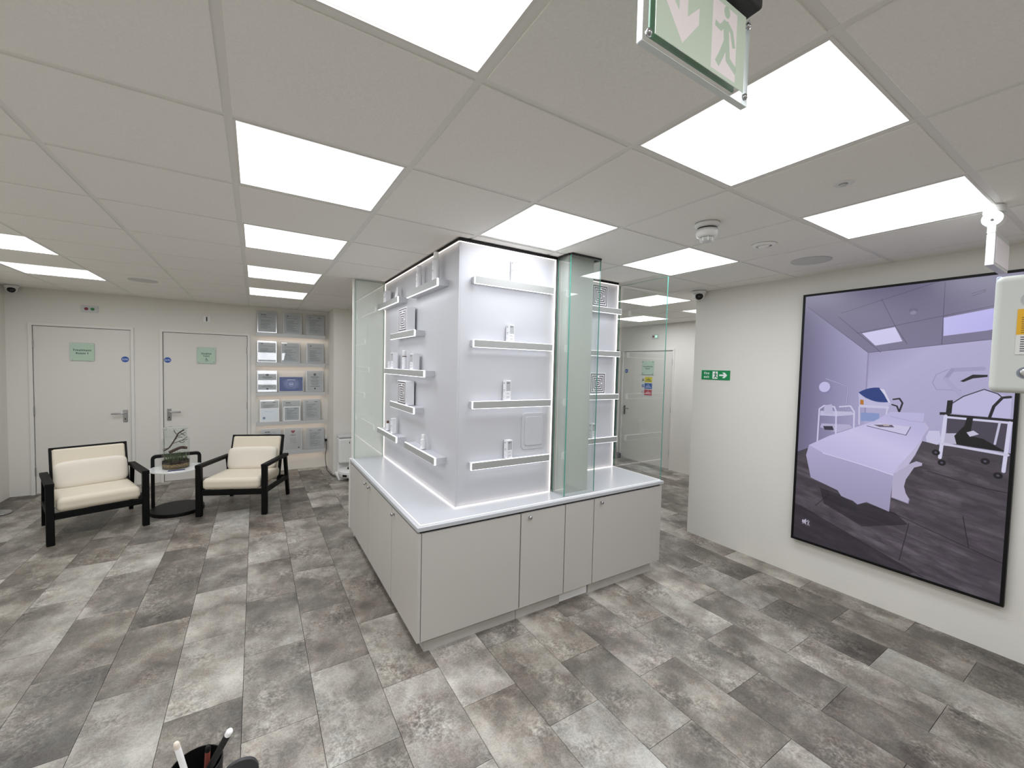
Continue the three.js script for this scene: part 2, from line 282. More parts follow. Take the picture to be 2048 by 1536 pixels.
function indicator(label, pos, turn, lit) {
  const t = thing('indicator_plate', label, 'indicator light', pos, turn, 'red and green indicator plates over doors');
  part('plate', rbox(-0.076, 0.076, -0.041, 0.041, 0, 0.009, 0.004), M.plasticGrey, t);
  for (const [x, c, e] of [[-0.028, 0x7c1420, 0], [0.026, 0x1f7a3a, lit]]) { const k = part('lamp', cyl(0.016, 0.018, 0.014, 20), new THREE.MeshStandardMaterial({ color: c, roughness: 0.3, emissive: e ? 0x9dffc8 : 0x000000, emissiveIntensity: e ? 1.2 : 0 }), t); k.rotation.x = Math.PI / 2; k.position.set(x, 0, 0.014); }
}
indicator('grey plate with red and green lamps above Treatment Room 1 door', [-1.708, 2.218, ZB], 0, 0);
indicator('plate with red and lit green lamp above consultation room door', [XC, 2.215, -4.69], -Math.PI / 2, 1);
{ const t = thing('pull_switch', 'small white wall plate with black slot above accessible toilet door', 'switch', [-0.56, 2.19, ZB]); part('plate', rbox(-0.045, 0.045, -0.044, 0.044, 0, 0.009, 0.004), M.plastic, t); part('rocker', rbox(-0.006, 0.006, -0.03, 0.03, 0.008, 0.013, 0.002), M.black, t); }

// ---------------------------------------------------------------- certificate shelves in the alcove
const docTex = [];
for (let k = 0; k < 5; k++) docTex.push(canvasTex(256, 352, (g, W, H) => {
  g.fillStyle = k === 4 ? '#e9e9e6' : '#e3e6e6'; g.fillRect(0, 0, W, H); g.fillStyle = '#5b6064'; let s = k * 31 + 5; const r = () => { s = (s * 73 + 41) % 997; return s / 997; };
  if (k === 0) { g.fillStyle = '#2b2f36'; g.beginPath(); g.arc(52, 42, 9, 0, 7); g.fill(); g.fillRect(66, 36, 46, 11); g.fillStyle = '#5b6064'; } else if (k === 1) { g.beginPath(); g.moveTo(35, 46); g.lineTo(55, 26); g.lineTo(75, 46); g.fill(); } else if (k === 2) { g.fillRect(170, 28, 50, 10); g.fillRect(30, 30, 34, 8); } else if (k === 3) { g.fillStyle = '#7a7f84'; g.beginPath(); g.arc(128, 58, 24, 0, 7); g.fill(); g.fillStyle = '#5b6064'; g.fillRect(60, 98, 136, 9); }
  if (k === 4) { g.fillStyle = '#b2465a'; g.beginPath(); g.moveTo(128, 84); g.lineTo(98, 56); g.arc(112, 46, 15, 2.6, 6.2); g.arc(144, 46, 15, 3.2, 0.6); g.closePath(); g.fill(); g.fillStyle = '#33363c'; g.font = `bold 32px ${F}`; g.textAlign = 'center'; g.fillText('VTCT', 128, 124); g.fillStyle = '#8d9296'; for (let y = 160; y < 250; y += 26) g.fillRect(80, y, 96, 5); g.fillStyle = '#4b5560'; g.fillRect(205, 310, 20, 22); }
  else if (k === 3) { for (let y = 128; y < 270; y += 28) { const w = 70 + 90 * r(); g.fillRect(128 - w / 2, y, w, 6); } g.fillStyle = '#3b4046'; g.fillRect(116, 296, 24, 24); }
  else for (let y = 74; y < 320; y += 13 + 6 * r()) { if (r() < 0.12) { y += 12; continue; } g.globalAlpha = 0.55 + 0.4 * r(); g.fillRect(34, y, 80 + 110 * r(), 4.5); g.globalAlpha = 1; }
}));
const blueTex = canvasTex(352, 224, (g, W, H) => { g.fillStyle = '#4f5f92'; g.fillRect(0, 0, W, H); g.fillStyle = '#8795bd'; for (let i = 0; i < 40; i++) { g.globalAlpha = 0.16; g.beginPath(); g.ellipse(W / 2 + (i % 7 - 3) * 24, H / 2 + (i % 5 - 2) * 18, 60, 42, i, 0, 7); g.fill(); } g.globalAlpha = 1; g.strokeStyle = '#39466f'; g.lineWidth = 8; g.beginPath(); g.arc(W / 2, H / 2, 48, 0, 7); g.stroke(); g.lineWidth = 4; g.strokeStyle = '#c9cfe6'; g.beginPath(); g.arc(W / 2, H / 2, 40, 0, 7); g.stroke(); g.fillStyle = '#dfe3f2'; g.fillRect(W / 2 - 26, H / 2 - 4, 52, 9); g.fillRect(W / 2 - 60, 40, 120, 8); });
const docMat = docTex.map(t => std(0xc6c9c9, 0.5, { map: t })), blueMat = std(0xffffff, 0.45, { map: blueTex });
{
  const ys = [2.052, 1.624, 1.192, 0.762, 0.312], word = ['top', 'second', 'middle', 'fourth', 'bottom'];
  ys.forEach((y, i) => {
    const t = thing('certificate_shelf', `${word[i]} white ledge of the five certificate shelves by the toilet door`, 'shelf', [0.463, y, ZB], 0, 'certificate shelves');
    part('ledge', box(-0.452, 0.452, -0.05, -0.008, 0.0, 0.094), M.shelf, t); part('lip', box(-0.452, 0.452, -0.06, -0.008, 0.094, 0.1), M.plasticGrey, t);
    part('light_strip', box(-0.44, 0.44, -0.0555, -0.0505, 0.08, 0.09), M.glowWarm, t);
    rectLight(t, [0, -0.057, 0.083], [0, -1, -0.8], [1, 0, 0], 0.88, 0.012, ALCOVE_LED, 0xffe9dc);
  });
  const where = [['left', 'middle', 'right']];
  const fr = [ // x0, x1, y0, y1, row, print
    [0.023, 0.269, 2.35, 0, 0], [0.348, 0.594, 2.351, 0, 1], [0.657, 0.902, 2.351, 0, 2], [0.023, 0.269, 1.931, 1, 1], [0.32, 0.571, 1.926, 1, 1], [0.659, 0.899, 1.927, 1, 1],
    [0.022, 0.274, 1.501, 2, 3], [0.288, 0.621, 1.419, 2, 5], [0.655, 0.896, 1.511, 2, 3], [0.053, 0.302, 1.075, 3, 2], [0.335, 0.588, 1.068, 3, 0], [0.616, 0.856, 1.073, 3, 2], [0.071, 0.321, 0.648, 4, 0], [0.359, 0.604, 0.647, 4, 4], [0.668, 0.91, 0.629, 4, 2],
  ];
  fr.forEach(([x0, x1, y1, row, pr], i) => {
    const w = x1 - x0, base = ys[row] - 0.008, h = y1 - base, col = ['left', 'middle', 'right'][i % 3];
    const lab = pr === 5 ? 'landscape frame with a blue certificate on the middle certificate shelf' : pr === 4 ? 'framed certificate with a red heart emblem on the bottom certificate shelf' : `${col} framed document on the ${word[row]} certificate shelf`;
    const t = thing('document_frame', lab, 'picture frame', [(x0 + x1) / 2, base + 0.002, ZB + 0.082], 0, 'framed certificates in the alcove'); t.rotation.x = -0.13;
    part('frame', rbox(-w / 2, w / 2, 0, h, -0.011, 0, 0.003), [M.alu, M.plasticGrey, M.alu][i % 3], t);
    const p = part('document', printPlane(w - 0.026, h - 0.026), pr === 5 ? blueMat : docMat[pr], t); p.position.set(0, h / 2, 0.0004);
    part('cover', box(-w / 2 + 0.012, w / 2 - 0.012, 0.012, h - 0.012, 0.0016, 0.003), M.clear, t);
  });
  for (const [x, y, w, h, k] of [[0.176, ys[3] - 0.008, 0.246, 0.2, 0], [0.462, ys[3] - 0.008, 0.22, 0.215, 1]]) {
    const t = thing('leaflet_holder', k ? 'clear holder with printed sheets before the middle frame, fourth certificate shelf' : 'clear holder with white round-sealed leaflet on the fourth certificate shelf', 'leaflet holder', [x, y, ZB + 0.098]); t.rotation.x = -0.05;
    part('holder', rbox(-w / 2, w / 2, 0, h, -0.006, 0.0, 0.002), M.whiteGloss, t);
    const p = part('leaflet', printPlane(w - 0.03, h - 0.025), k ? docMat[2] : std(0xffffff, 0.5, { map: canvasTex(256, 200, g => { g.fillStyle = '#e4ecf0'; g.fillRect(0, 0, 256, 200); g.fillStyle = '#7f93a8'; g.beginPath(); g.arc(46, 148, 20, 0, 7); g.fill(); g.fillStyle = '#c4ced6'; g.fillRect(60, 40, 140, 5); }) }), t); p.position.set(0, h / 2, 0.0005);
  }
  const s = thing('wall_socket', 'wall socket with a plug right of the bottom certificate shelf', 'socket', [0.94, 0.44, ZB]); part('plate', rbox(-0.02, 0.02, -0.045, 0.045, 0, 0.01, 0.003), M.plastic, s); part('plug', rbox(-0.014, 0.014, -0.035, 0.0, 0.01, 0.035, 0.004), M.black, s);
  single('power_cord', tube([[0.94, 0.405, ZB + 0.025], [0.945, 0.3, ZB + 0.04], [0.93, 0.16, ZB + 0.05], [0.94, 0.03, ZB + 0.07], [0.93, 0.006, ZB + 0.2], [0.935, 0.006, ZB + 0.5], [0.955, 0.006, -6.3], [0.975, 0.006, -6.25]], 0.004, 60, 6), M.black, 'thin black cord running from socket down to the robot vacuum dock', 'cord');
}

// ---------------------------------------------------------------- robot vacuum and its dock
{
  const d = thing('vacuum_dock', 'tall white self-emptying dock of the robot vacuum in the alcove', 'vacuum dock', [1.15, 0, -6.26]);
  part('tower', rbox(-0.145, 0.145, 0.2, 0.56, -0.13, 0.06, 0.03, 4), M.plastic, d); part('lid', rbox(-0.145, 0.145, 0.562, 0.595, -0.13, 0.06, 0.014, 3), M.plasticGrey, d); part('back', rbox(-0.14, 0.14, 0.0, 0.22, -0.14, -0.06, 0.02, 3), M.plastic, d); part('base_plate', rbox(-0.17, 0.17, 0.0, 0.05, -0.14, 0.2, 0.012, 3), M.whiteGloss, d); part('mark', box(-0.004, 0.004, 0.48, 0.51, 0.0595, 0.0612), M.darkGrey, d);
  const r = thing('robot_vacuum', 'round white robot vacuum parked in its dock', 'robot vacuum', [1.145, 0.052, -6.06]);
  part('body', lathe([[0, 0.0], [0.155, 0], [0.165, 0.012], [0.168, 0.05], [0.16, 0.07], [0, 0.076]], 48), M.plasticGrey, r); part('top_shell', lathe([[0.162, 0.066], [0.165, 0.08], [0.15, 0.094], [0.06, 0.097], [0, 0.097]], 48), M.plastic, r);
  part('turret', lathe([[0, 0.097], [0.05, 0.097], [0.05, 0.115], [0.042, 0.12], [0, 0.12]], 32), M.darkGrey, r);
  for (const a of [-0.7, 0.1]) { const k = part('sensor_window', rbox(-0.03, 0.03, 0.02, 0.05, 0.155, 0.171, 0.004), M.lens, r); k.rotation.y = a; }
}

// ---------------------------------------------------------------- island: cabinets, worktop
const ZF = -2.139, XI = 0.755, XI2 = 2.795, YT = 0.743, ZI = -4.02, CB = 0.09;
function knob(parent, x, y, z, turn) { const k = part('knob', lathe([[0, 0], [0.006, 0], [0.006, 0.008], [0.011, 0.012], [0.012, 0.019], [0.008, 0.023], [0, 0.0235]], 20).rotateX(Math.PI / 2), M.chrome, parent); k.position.set(x, y, z); k.rotation.y = turn; return k; }
{
  const fy0 = CB, fy1 = 0.704;
  const front = [ // x0, x1, door?, knobX, label, plinth recess
    [XI + 0.021, 1.428, 0, 0, 'wide grey corner cabinet with a blank front under the display column', 0.04, 0.812],
    [1.432, 1.791, 1, 1.494, 'narrow grey cabinet with one knob, right of the blank corner cabinet', 0.04, 0],
    [1.795, 2.055, 0, 0, 'narrow blank grey panel unit below the glazed pillar', 0.052, 0],
    [2.059, XI2, 1, 2.122, 'right end grey cabinet with one knob at its upper left', 0.04, 0],
  ];
  front.forEach(([x0, x1, isDoor, kx, label, rec, px0], i) => {
    const t = thing('base_cabinet', label, 'cabinet', [0, 0, 0]);
    const zb = i === 0 ? -2.6 : -2.62;
    part('carcass', box(x0 + (i === 0 ? 0.0 : 0.001), x1 - (i === 3 ? 0 : 0.001), CB, 0.717, zb, ZF - 0.021), M.gap, t);  // carcass coloured near black, as the shade in the gaps between fronts
    const f = part(isDoor ? 'cabinet_door' : 'front_panel', rbox(x0 + 0.0015, x1 - 0.0015, fy0, fy1, ZF - 0.019, ZF, 0.0012, 1), M.cabinet, t);
    if (isDoor) knob(f, kx, 0.674, ZF, 0);
    part('plinth', box(i === 0 ? 0.812 : i === 2 ? x0 - 0.0 : x0, i === 3 ? 2.735 : x1, 0, CB, ZF - rec - 0.018, ZF - rec), i === 2 ? M.whiteGloss : M.cabinet, t);
    if (i === 3) part('side_panel', box(x1 - 0.0, x1 + 0.001, CB, 0.717, zb, ZF - 0.02), M.cabinet, t);
  });
  const left = [[-2.161, -2.649, 'left-side grey cabinet nearest the front corner, knob at its far edge', -2.592, 1], [-2.653, -3.301, 'middle left-side grey cabinet with a knob at its far upper corner', -3.251, 1], [-3.305, ZI + 0.03, 'farthest left-side grey cabinet, knob beside the middle one', -3.37, 1]];
  left.forEach(([z1, z0, label, kz], i) => {
    const t = thing('base_cabinet', label, 'cabinet');
    part('carcass', box(XI + 0.021, XI + 0.42, CB, 0.717, z0, i === 0 ? -2.602 : z1), M.gap, t);  // near-black carcass paints in the shade between the side doors
    const f = part('cabinet_door', rbox(XI, XI + 0.019, fy0, fy1, z0 + 0.0015, i === 0 ? ZF : z1 - 0.0015, 0.0012, 1), M.cabinet, t); knob(f, XI, 0.676, kz, -Math.PI / 2);
    part('plinth', box(0.812, 0.83, 0, CB, z0, i === 0 ? ZF - 0.0582 : z1), M.cabinet, t);
  });
  const w = thing('worktop', 'pale grey worktop running round the display island', 'worktop', [0, 0, 0]);
  part('slab', rbox(XI - 0.005, XI2 + 0.018, 0.7185, YT, ZI, ZF + 0.005, 0.003, 2), M.worktop, w);
  part('edge_strip', rbox(XI + 0.014, XI2 - 0.002, YT - 0.001, YT + 0.006, ZF - 0.022, ZF - 0.014, 0.002, 1), M.whiteGloss, w);
  part('edge_strip', rbox(XI + 0.014, XI + 0.022, YT - 0.001, YT + 0.006, ZI + 0.005, ZF - 0.0225, 0.002, 1), M.whiteGloss, w);
  part('edge_strip', rbox(XI2 - 0.002, XI2 + 0.004, YT - 0.001, YT + 0.006, -2.69, ZF - 0.0225, 0.002, 1), M.whiteGloss, w);
  const e = new THREE.Shape([[XI - 0.008, CB], [0.79, CB], [0.79, 0], [2.8, 0], [2.8, CE - 0.001], [XI + 0.012, CE - 0.001], [XI + 0.012, 0.743], [XI - 0.008, 0.743]].map(p => new THREE.Vector2(...p)));
  single('end_panel', new THREE.ExtrudeGeometry(e, { depth: 0.03, bevelEnabled: false }).translate(0, 0, ZI - 0.031), M.trim, 'full-height off-white end panel at the far end of the island', 'panel');
}

// ---------------------------------------------------------------- display column, pillar, glass
const X0 = 1.058, Z0 = -2.332, Z2 = -2.68, XA2 = 1.812, TOP = 2.397;
{
  const c = thing('display_column', 'white backlit display column standing on the island worktop', 'display column');
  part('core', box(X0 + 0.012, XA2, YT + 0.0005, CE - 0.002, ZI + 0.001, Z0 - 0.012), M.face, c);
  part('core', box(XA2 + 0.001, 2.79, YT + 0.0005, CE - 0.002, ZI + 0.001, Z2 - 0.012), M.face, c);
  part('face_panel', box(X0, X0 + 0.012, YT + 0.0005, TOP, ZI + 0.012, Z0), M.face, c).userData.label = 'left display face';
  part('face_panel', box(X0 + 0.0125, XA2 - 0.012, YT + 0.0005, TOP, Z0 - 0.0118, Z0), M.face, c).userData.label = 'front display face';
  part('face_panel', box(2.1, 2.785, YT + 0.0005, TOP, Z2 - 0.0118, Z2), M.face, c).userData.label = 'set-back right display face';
  const s = 0.005, L1 = ZI + 0.012;
  const strip = (...b) => part('light_strip', box(...b), M.glowWarm, c);
  strip(X0 - s, X0, TOP - s, TOP, L1, Z0 - 0.001); strip(X0 - s, X0, YT + 0.001, YT + 0.001 + s, L1, Z0 - 0.001); strip(X0 - s, X0, YT + 0.01, TOP - 0.01, L1, L1 + s);
  strip(X0 + 0.001, XA2 - 0.012, TOP - s, TOP, Z0, Z0 + s); strip(X0 + 0.001, XA2 - 0.012, YT + 0.001, YT + 0.001 + s, Z0, Z0 + s); strip(XA2 - 0.02, XA2 - 0.012, YT + 0.01, TOP - 0.01, Z0, Z0 + s);
  strip(2.1, 2.785, TOP - s, TOP, Z2, Z2 + s); strip(2.1, 2.785, YT + 0.001, YT + 0.001 + s, Z2, Z2 + s); strip(2.777, 2.785, YT + 0.01, TOP - 0.01, Z2, Z2 + s);
  part('painted_shadow_gap', box(X0 - 0.006, X0 + 0.012, TOP + 0.004, CE - 0.003, L1, Z0 + 0.006), M.black, c); part('painted_shadow_gap', box(X0 + 0.0125, XA2, TOP + 0.004, CE - 0.003, Z0 - 0.0118, Z0 + 0.006), M.black, c); part('painted_shadow_gap', box(2.1, 2.785, TOP + 0.004, CE - 0.003, Z2 - 0.0118, Z2 + 0.006), M.black, c);  // black strips stand in for the shade of the gap under the ceiling
  const hs = new THREE.Shape(); const hx0 = 1.545, hx1 = 1.735, hy0 = 1.075, hy1 = 1.32, r = 0.03;
  const rr = (sh, a, b, cc, d, q) => { sh.moveTo(a + q, cc); sh.lineTo(b - q, cc); sh.quadraticCurveTo(b, cc, b, cc + q); sh.lineTo(b, d - q); sh.quadraticCurveTo(b, d, b - q, d); sh.lineTo(a + q, d); sh.quadraticCurveTo(a, d, a, d - q); sh.lineTo(a, cc + q); sh.quadraticCurveTo(a, cc, a + q, cc); };
  rr(hs, hx0, hx1, hy0, hy1, r);
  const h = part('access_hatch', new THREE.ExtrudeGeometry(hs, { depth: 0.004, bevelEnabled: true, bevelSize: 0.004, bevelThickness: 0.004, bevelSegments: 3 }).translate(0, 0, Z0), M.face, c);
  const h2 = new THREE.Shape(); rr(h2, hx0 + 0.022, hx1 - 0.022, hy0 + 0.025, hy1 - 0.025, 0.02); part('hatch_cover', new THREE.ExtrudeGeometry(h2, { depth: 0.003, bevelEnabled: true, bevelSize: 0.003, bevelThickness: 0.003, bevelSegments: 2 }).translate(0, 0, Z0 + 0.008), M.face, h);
  const zl = (L1 + Z0) / 2, ll = Z0 - L1 - 0.02, w = 0xfff0e6;
  rectLight(c, [X0 - 0.012, YT + 0.012, zl], [0.25, 1, 0], [0, 0, 1], ll, 0.006, STRIP, w); rectLight(c, [X0 - 0.012, TOP - 0.01, zl], [0.25, -1, 0], [0, 0, 1], ll, 0.006, STRIP, w); rectLight(c, [X0 - 0.012, 1.57, L1 + 0.011], [0.25, 0, 1], [0, 1, 0], 1.6, 0.006, STRIP, w);
  const xf = (X0 + XA2) / 2, lf = XA2 - X0 - 0.04;
  rectLight(c, [xf, YT + 0.012, Z0 + 0.012], [0, 1, -0.25], [1, 0, 0], lf, 0.006, STRIP, w); rectLight(c, [xf, TOP - 0.01, Z0 + 0.012], [0, -1, -0.25], [1, 0, 0], lf, 0.006, STRIP, w); rectLight(c, [XA2 - 0.023, 1.57, Z0 + 0.012], [-1, 0, -0.25], [0, 1, 0], 1.6, 0.006, STRIP, w);
  rectLight(c, [2.44, YT + 0.012, Z2 + 0.012], [0, 1, -0.25], [1, 0, 0], 0.66, 0.006, STRIP, w); rectLight(c, [2.44, TOP - 0.01, Z2 + 0.012], [0, -1, -0.25], [1, 0, 0], 0.66, 0.006, STRIP, w); rectLight(c, [2.774, 1.57, Z2 + 0.012], [-1, 0, -0.25], [0, 1, 0], 1.6, 0.006, STRIP, w);
}
structMesh('trim_1', box(1.845, 2.078, YT + 0.0005, CE, Z2 - 0.011, -2.245), M.pillar, 'square white pillar enclosed in glass on the island', 'pillar');
function pane(label, x0, x1, y0, y1, z0, z1, channel) {
  const t = thing('glass_panel', label, 'glass panel'), e = 0.004, alongX = x1 - x0 > z1 - z0;
  part('sheet', box(x0, x1, y0, y1, z0, z1), M.glass, t);
  if (alongX) { part('edge', box(x0 - 0.0012, x0, y0, y1, z0, z1), M.glassEdge, t); part('edge', box(x1, x1 + 0.0012, y0, y1, z0, z1), M.glassEdge, t); }
  else { part('edge', box(x0, x1, y0, y1, z0 - 0.0012, z0), M.glassEdge, t); part('edge', box(x0, x1, y0, y1, z1, z1 + 0.0012), M.glassEdge, t); }
  if (channel) part('top_channel', alongX ? box(x0, x1, y1 + 0.001, CE - 0.001, z0 - 0.006, z1 + 0.006) : box(x0 - 0.006, x1 + 0.006, y1 + 0.001, CE - 0.001, z0, z1 - 0.007), M.darkMetal, t);
  else part('edge', box(x0, x1, y1, y1 + 0.0012, z0, z1), M.glassEdge, t);
  return t;
}
pane('narrow glass pane on the left side of the white pillar', 1.8135, 1.8215, YT + 0.001, CE - 0.014, Z0 + 0.012, -2.1915, true);
pane('upright glass pane in front of the white pillar', 1.815, 2.0865, YT + 0.007, CE - 0.014, -2.1885, -2.1805, true);
pane('glass pane on the right side of the white pillar', 2.089, 2.097, YT + 0.007, CE - 0.014, -2.67, -2.1915, true);
pane('tall glass fin at the right end of the display island', 2.801, 2.809, YT + 0.007, CE - 0.03, -2.675, -2.165, false);
pane('glass sheet covering the end panel beside the left display face', 0.785, 1.046, YT + 0.001, CE - 0.014, ZI + 0.0005, ZI + 0.0085, false);

// ---------------------------------------------------------------- floating display shelves
function displayShelf(label, pos, turn, len, depth) {       // local: back edge on z = 0, out along +z, y = 0 at the shelf top
  const t = thing('floating_shelf', label, 'shelf', pos, turn, 'lit floating shelves on the display column'), h = len / 2;
  part('body', box(-h, h, -0.042, -0.002, 0, depth - 0.014), M.shelf, t);
  part('light_edge', box(-h - 0.001, h + 0.001, -0.047, 0.001, depth - 0.014, depth - 0.004), M.acrylicGlow, t);
  part('fascia', box(-h + 0.004, h - 0.004, -0.044, -0.001, depth - 0.004, depth), M.fascia, t);
  rectLight(t, [0, -0.0485, depth - 0.02], [0, -1, -0.55], [1, 0, 0], len - 0.01, 0.01, SHELF_LED, 0xf1f5ff);
  return t;
}
const D1 = 0.085, turnL = -Math.PI / 2;
const leftShelves = [['uppermost left-face shelf nearest the column corner', -3.105, -2.485, 2.187], ['uppermost left-face shelf farther from the corner', -3.96, -3.34, 2.185], ['left-face shelf carrying the upper maze-patterned box', -3.53, -2.915, 1.89], ['longest left-face shelf carrying three slim products', -3.707, -2.705, 1.597], ['left-face shelf carrying the lower maze-patterned box', -3.52, -2.91, 1.321], ['lowest left-face shelf farther from the corner', -3.935, -3.337, 1.037], ['lowest left-face shelf nearest the column corner', -3.105, -2.48, 1.037]];
for (const [n, a, b, y] of leftShelves) displayShelf(`lit grey-edged ${n}`, [X0, y, (a + b) / 2], turnL, b - a, D1);
const lev = ['top', 'second', 'third', 'lowest'];
[2.19, 1.799, 1.415, 1.029].forEach((y, i) => displayShelf(`lit grey-edged ${lev[i]} shelf on the front display face`, [1.45, y, Z0], 0, 0.612, 0.05));
[2.168, 1.794, 1.418, 1.038].forEach((y, i) => displayShelf(`lit grey-edged ${lev[i]} shelf on the set-back right display face`, [2.445, y, Z2], 0, 0.61, D1));

// ---------------------------------------------------------------- products
const printA = canvasTex(128, 320, (g, W, H) => { g.fillStyle = '#dedee0'; g.fillRect(0, 0, W, H); g.fillStyle = '#55585c'; g.fillRect(14, 24, 70, 9); g.fillRect(14, 40, 48, 6); g.fillRect(14, 150, 90, 8); g.fillStyle = '#9a9da1'; for (const y of [170, 184, 250, 262, 290]) g.fillRect(14, y, 40 + (y * 7) % 50, 4); });
const printB = canvasTex(128, 320, (g, W, H) => { g.fillStyle = '#dedee0'; g.fillRect(0, 0, W, H); g.fillStyle = '#a9abac'; g.fillRect(8, 14, 112, 140); g.fillStyle = '#4d5053'; g.fillRect(18, 30, 80, 9); g.fillRect(18, 46, 60, 6); g.fillRect(8, 158, 112, 7); g.fillStyle = '#8c8f93'; for (const y of [200, 214, 262, 276]) g.fillRect(20, y, 50 + (y * 5) % 40, 5); });
const maze = canvasTex(256, 256, (g, W, H) => {
  g.fillStyle = '#e9e8ea'; g.fillRect(0, 0, W, H); g.strokeStyle = '#585255'; g.lineWidth = 14;
  for (let i = 0; i < 5; i++) { const a = 14 + i * 25; g.strokeRect(a, a, W - 2 * a, H - 2 * a); }
  g.fillStyle = '#e9e8ea'; g.fillRect(60, 190, 14, 40); g.fillRect(182, 120, 30, 14); g.fillRect(112, 36, 40, 14);
});
const mA = std(0xffffff, 0.5, { map: printA }), mB = std(0xffffff, 0.5, { map: printB }), mMaze = std(0xffffff, 0.45, { map: maze });
function carton(label, pos, turn, w, h, d, mat, group) {
  const t = thing('product_carton', label, 'box', pos, turn, group);
  part('carton', rbox(-w / 2, w / 2, 0, h, -d / 2, d / 2, 0.001, 1), M.carton, t);
  const p = part('printed_front', printPlane(w * 0.96, h * 0.97), mat, t); p.position.set(0, h / 2, d / 2 + 0.0002);
  if (mat !== mMaze) { const q = part('printed_side', printPlane(d * 0.8, h * 0.9), mA, t); q.rotation.y = -Math.PI / 2; q.position.set(-w / 2 - 0.0002, h / 2, 0); }
  return t;
}
function bottle(label, pos, h, r, capH, capMat, shoulder = 0.8, pump) {
  const t = thing('product_bottle', label, 'bottle', pos, turnL, 'white skincare bottles on the left display face');
  const b = h - capH;
  part('body', lathe([[0, 0], [r * 0.92, 0], [r, 0.004], [r, b * 0.9], [r * shoulder, b], [0, b]], 28), M.bottle, t);
  part('cap', lathe([[0, b], [r * shoulder * 0.98, b], [r * shoulder * 0.98, h - 0.004], [r * shoulder * 0.9, h], [0, h]], 28), capMat, t);
  const l = part('label_print', new THREE.CylinderGeometry(r + 0.0006, r + 0.0006, b * 0.7, 20, 1, true, -0.75, 1.5), mA, t); l.position.y = b * 0.45;
  if (pump) part('band', lathe([[r * 0.99, b * 0.93], [r * 1.01, b * 0.93], [r * 1.01, b], [r * 0.99, b]], 28), M.brown, t);
  return t;
}
const px = 1.012;
bottle('tall white capped bottle on the uppermost left-face shelf, nearest the corner', [px, 2.188, -2.6], 0.192, 0.024, 0.045, M.whiteGloss, 0.72);
bottle('second tall white bottle on the uppermost left-face shelf near the corner', [px, 2.188, -2.93], 0.165, 0.021, 0.05, M.bottle, 0.86);
carton('small white carton on the far uppermost left-face shelf', [px, 2.186, -3.78], turnL, 0.075, 0.105, 0.045, mA);
{ const t = thing('cream_tube', 'white squeeze tube with curved top on the far uppermost left-face shelf', 'tube', [px, 2.186, -3.47], turnL); const g = new THREE.CylinderGeometry(0.004, 0.019, 0.082, 24, 8); const p = g.attributes.position; for (let i = 0; i < p.count; i++) { const k = (p.getY(i) + 0.041) / 0.082; p.setX(i, p.getX(i) * (1 + 3.6 * k)); } g.computeVertexNormals(); part('tube_body', g.translate(0, 0.055, 0), M.bottle, t); part('cap', cyl(0.019, 0.019, 0.014, 24).translate(0, 0.007, 0), M.whiteGloss, t); }
carton('maze-patterned square box on the upper of two single-box left shelves', [px - 0.002, 1.891, -3.2], turnL, 0.215, 0.185, 0.066, mMaze, 'maze-patterned boxes');
carton('slim white carton, farthest of three products on the longest left shelf', [px, 1.598, -3.53], turnL, 0.06, 0.138, 0.04, mB);
carton('tiny white carton in front of the slim one on the longest left shelf', [px - 0.022, 1.598, -3.6], turnL, 0.045, 0.062, 0.02, mA);
bottle('slim white bottle with brown neck band on the longest left shelf', [px, 1.598, -3.25], 0.15, 0.0165, 0.045, M.bottle, 0.95, true);
carton('white carton nearest the corner on the longest left shelf', [px, 1.598, -3.0], turnL, 0.072, 0.12, 0.05, mB);
carton('maze-patterned square box on the lower of two single-box left shelves', [px - 0.002, 1.322, -3.2], turnL, 0.215, 0.185, 0.066, mMaze, 'maze-patterned boxes');
bottle('small white bottle with brown cap on the far lowest left-face shelf', [px, 1.038, -3.71], 0.088, 0.0165, 0.022, M.brown, 0.7);
carton('white carton beside the brown-capped bottle on the far lowest left shelf', [px, 1.038, -3.53], turnL, 0.045, 0.132, 0.035, mA);
bottle('clear-shouldered white bottle alone on the lowest left shelf near the corner', [px, 1.038, -2.79], 0.105, 0.0185, 0.03, M.whiteGloss, 0.66);
carton('tall slim white carton on the top front-face shelf', [1.445, 2.191, Z0 + 0.024], 0.22, 0.042, 0.142, 0.032, mA);
carton('white carton with grey label on the second front-face shelf', [1.42, 1.8, Z0 + 0.024], 0.2, 0.046, 0.112, 0.032, mB);
carton('white carton with grey label on the third front-face shelf', [1.405, 1.416, Z0 + 0.024], 0.12, 0.042, 0.132, 0.032, mB);
carton('white carton with grey label on the lowest front-face shelf', [1.425, 1.03, Z0 + 0.024], 0.2, 0.046, 0.122, 0.034, mB);
carton('maze-patterned square box on the top set-back shelf', [2.5, 2.169, Z2 + 0.042], 0.05, 0.19, 0.185, 0.05, mMaze, 'maze-patterned boxes');
carton('maze-patterned square box on the third set-back shelf', [2.505, 1.419, Z2 + 0.042], 0.05, 0.19, 0.185, 0.05, mMaze, 'maze-patterned boxes');
carton('white carton with grey label on the lowest set-back shelf', [2.487, 1.039, Z2 + 0.042], 0.1, 0.05, 0.125, 0.04, mB);

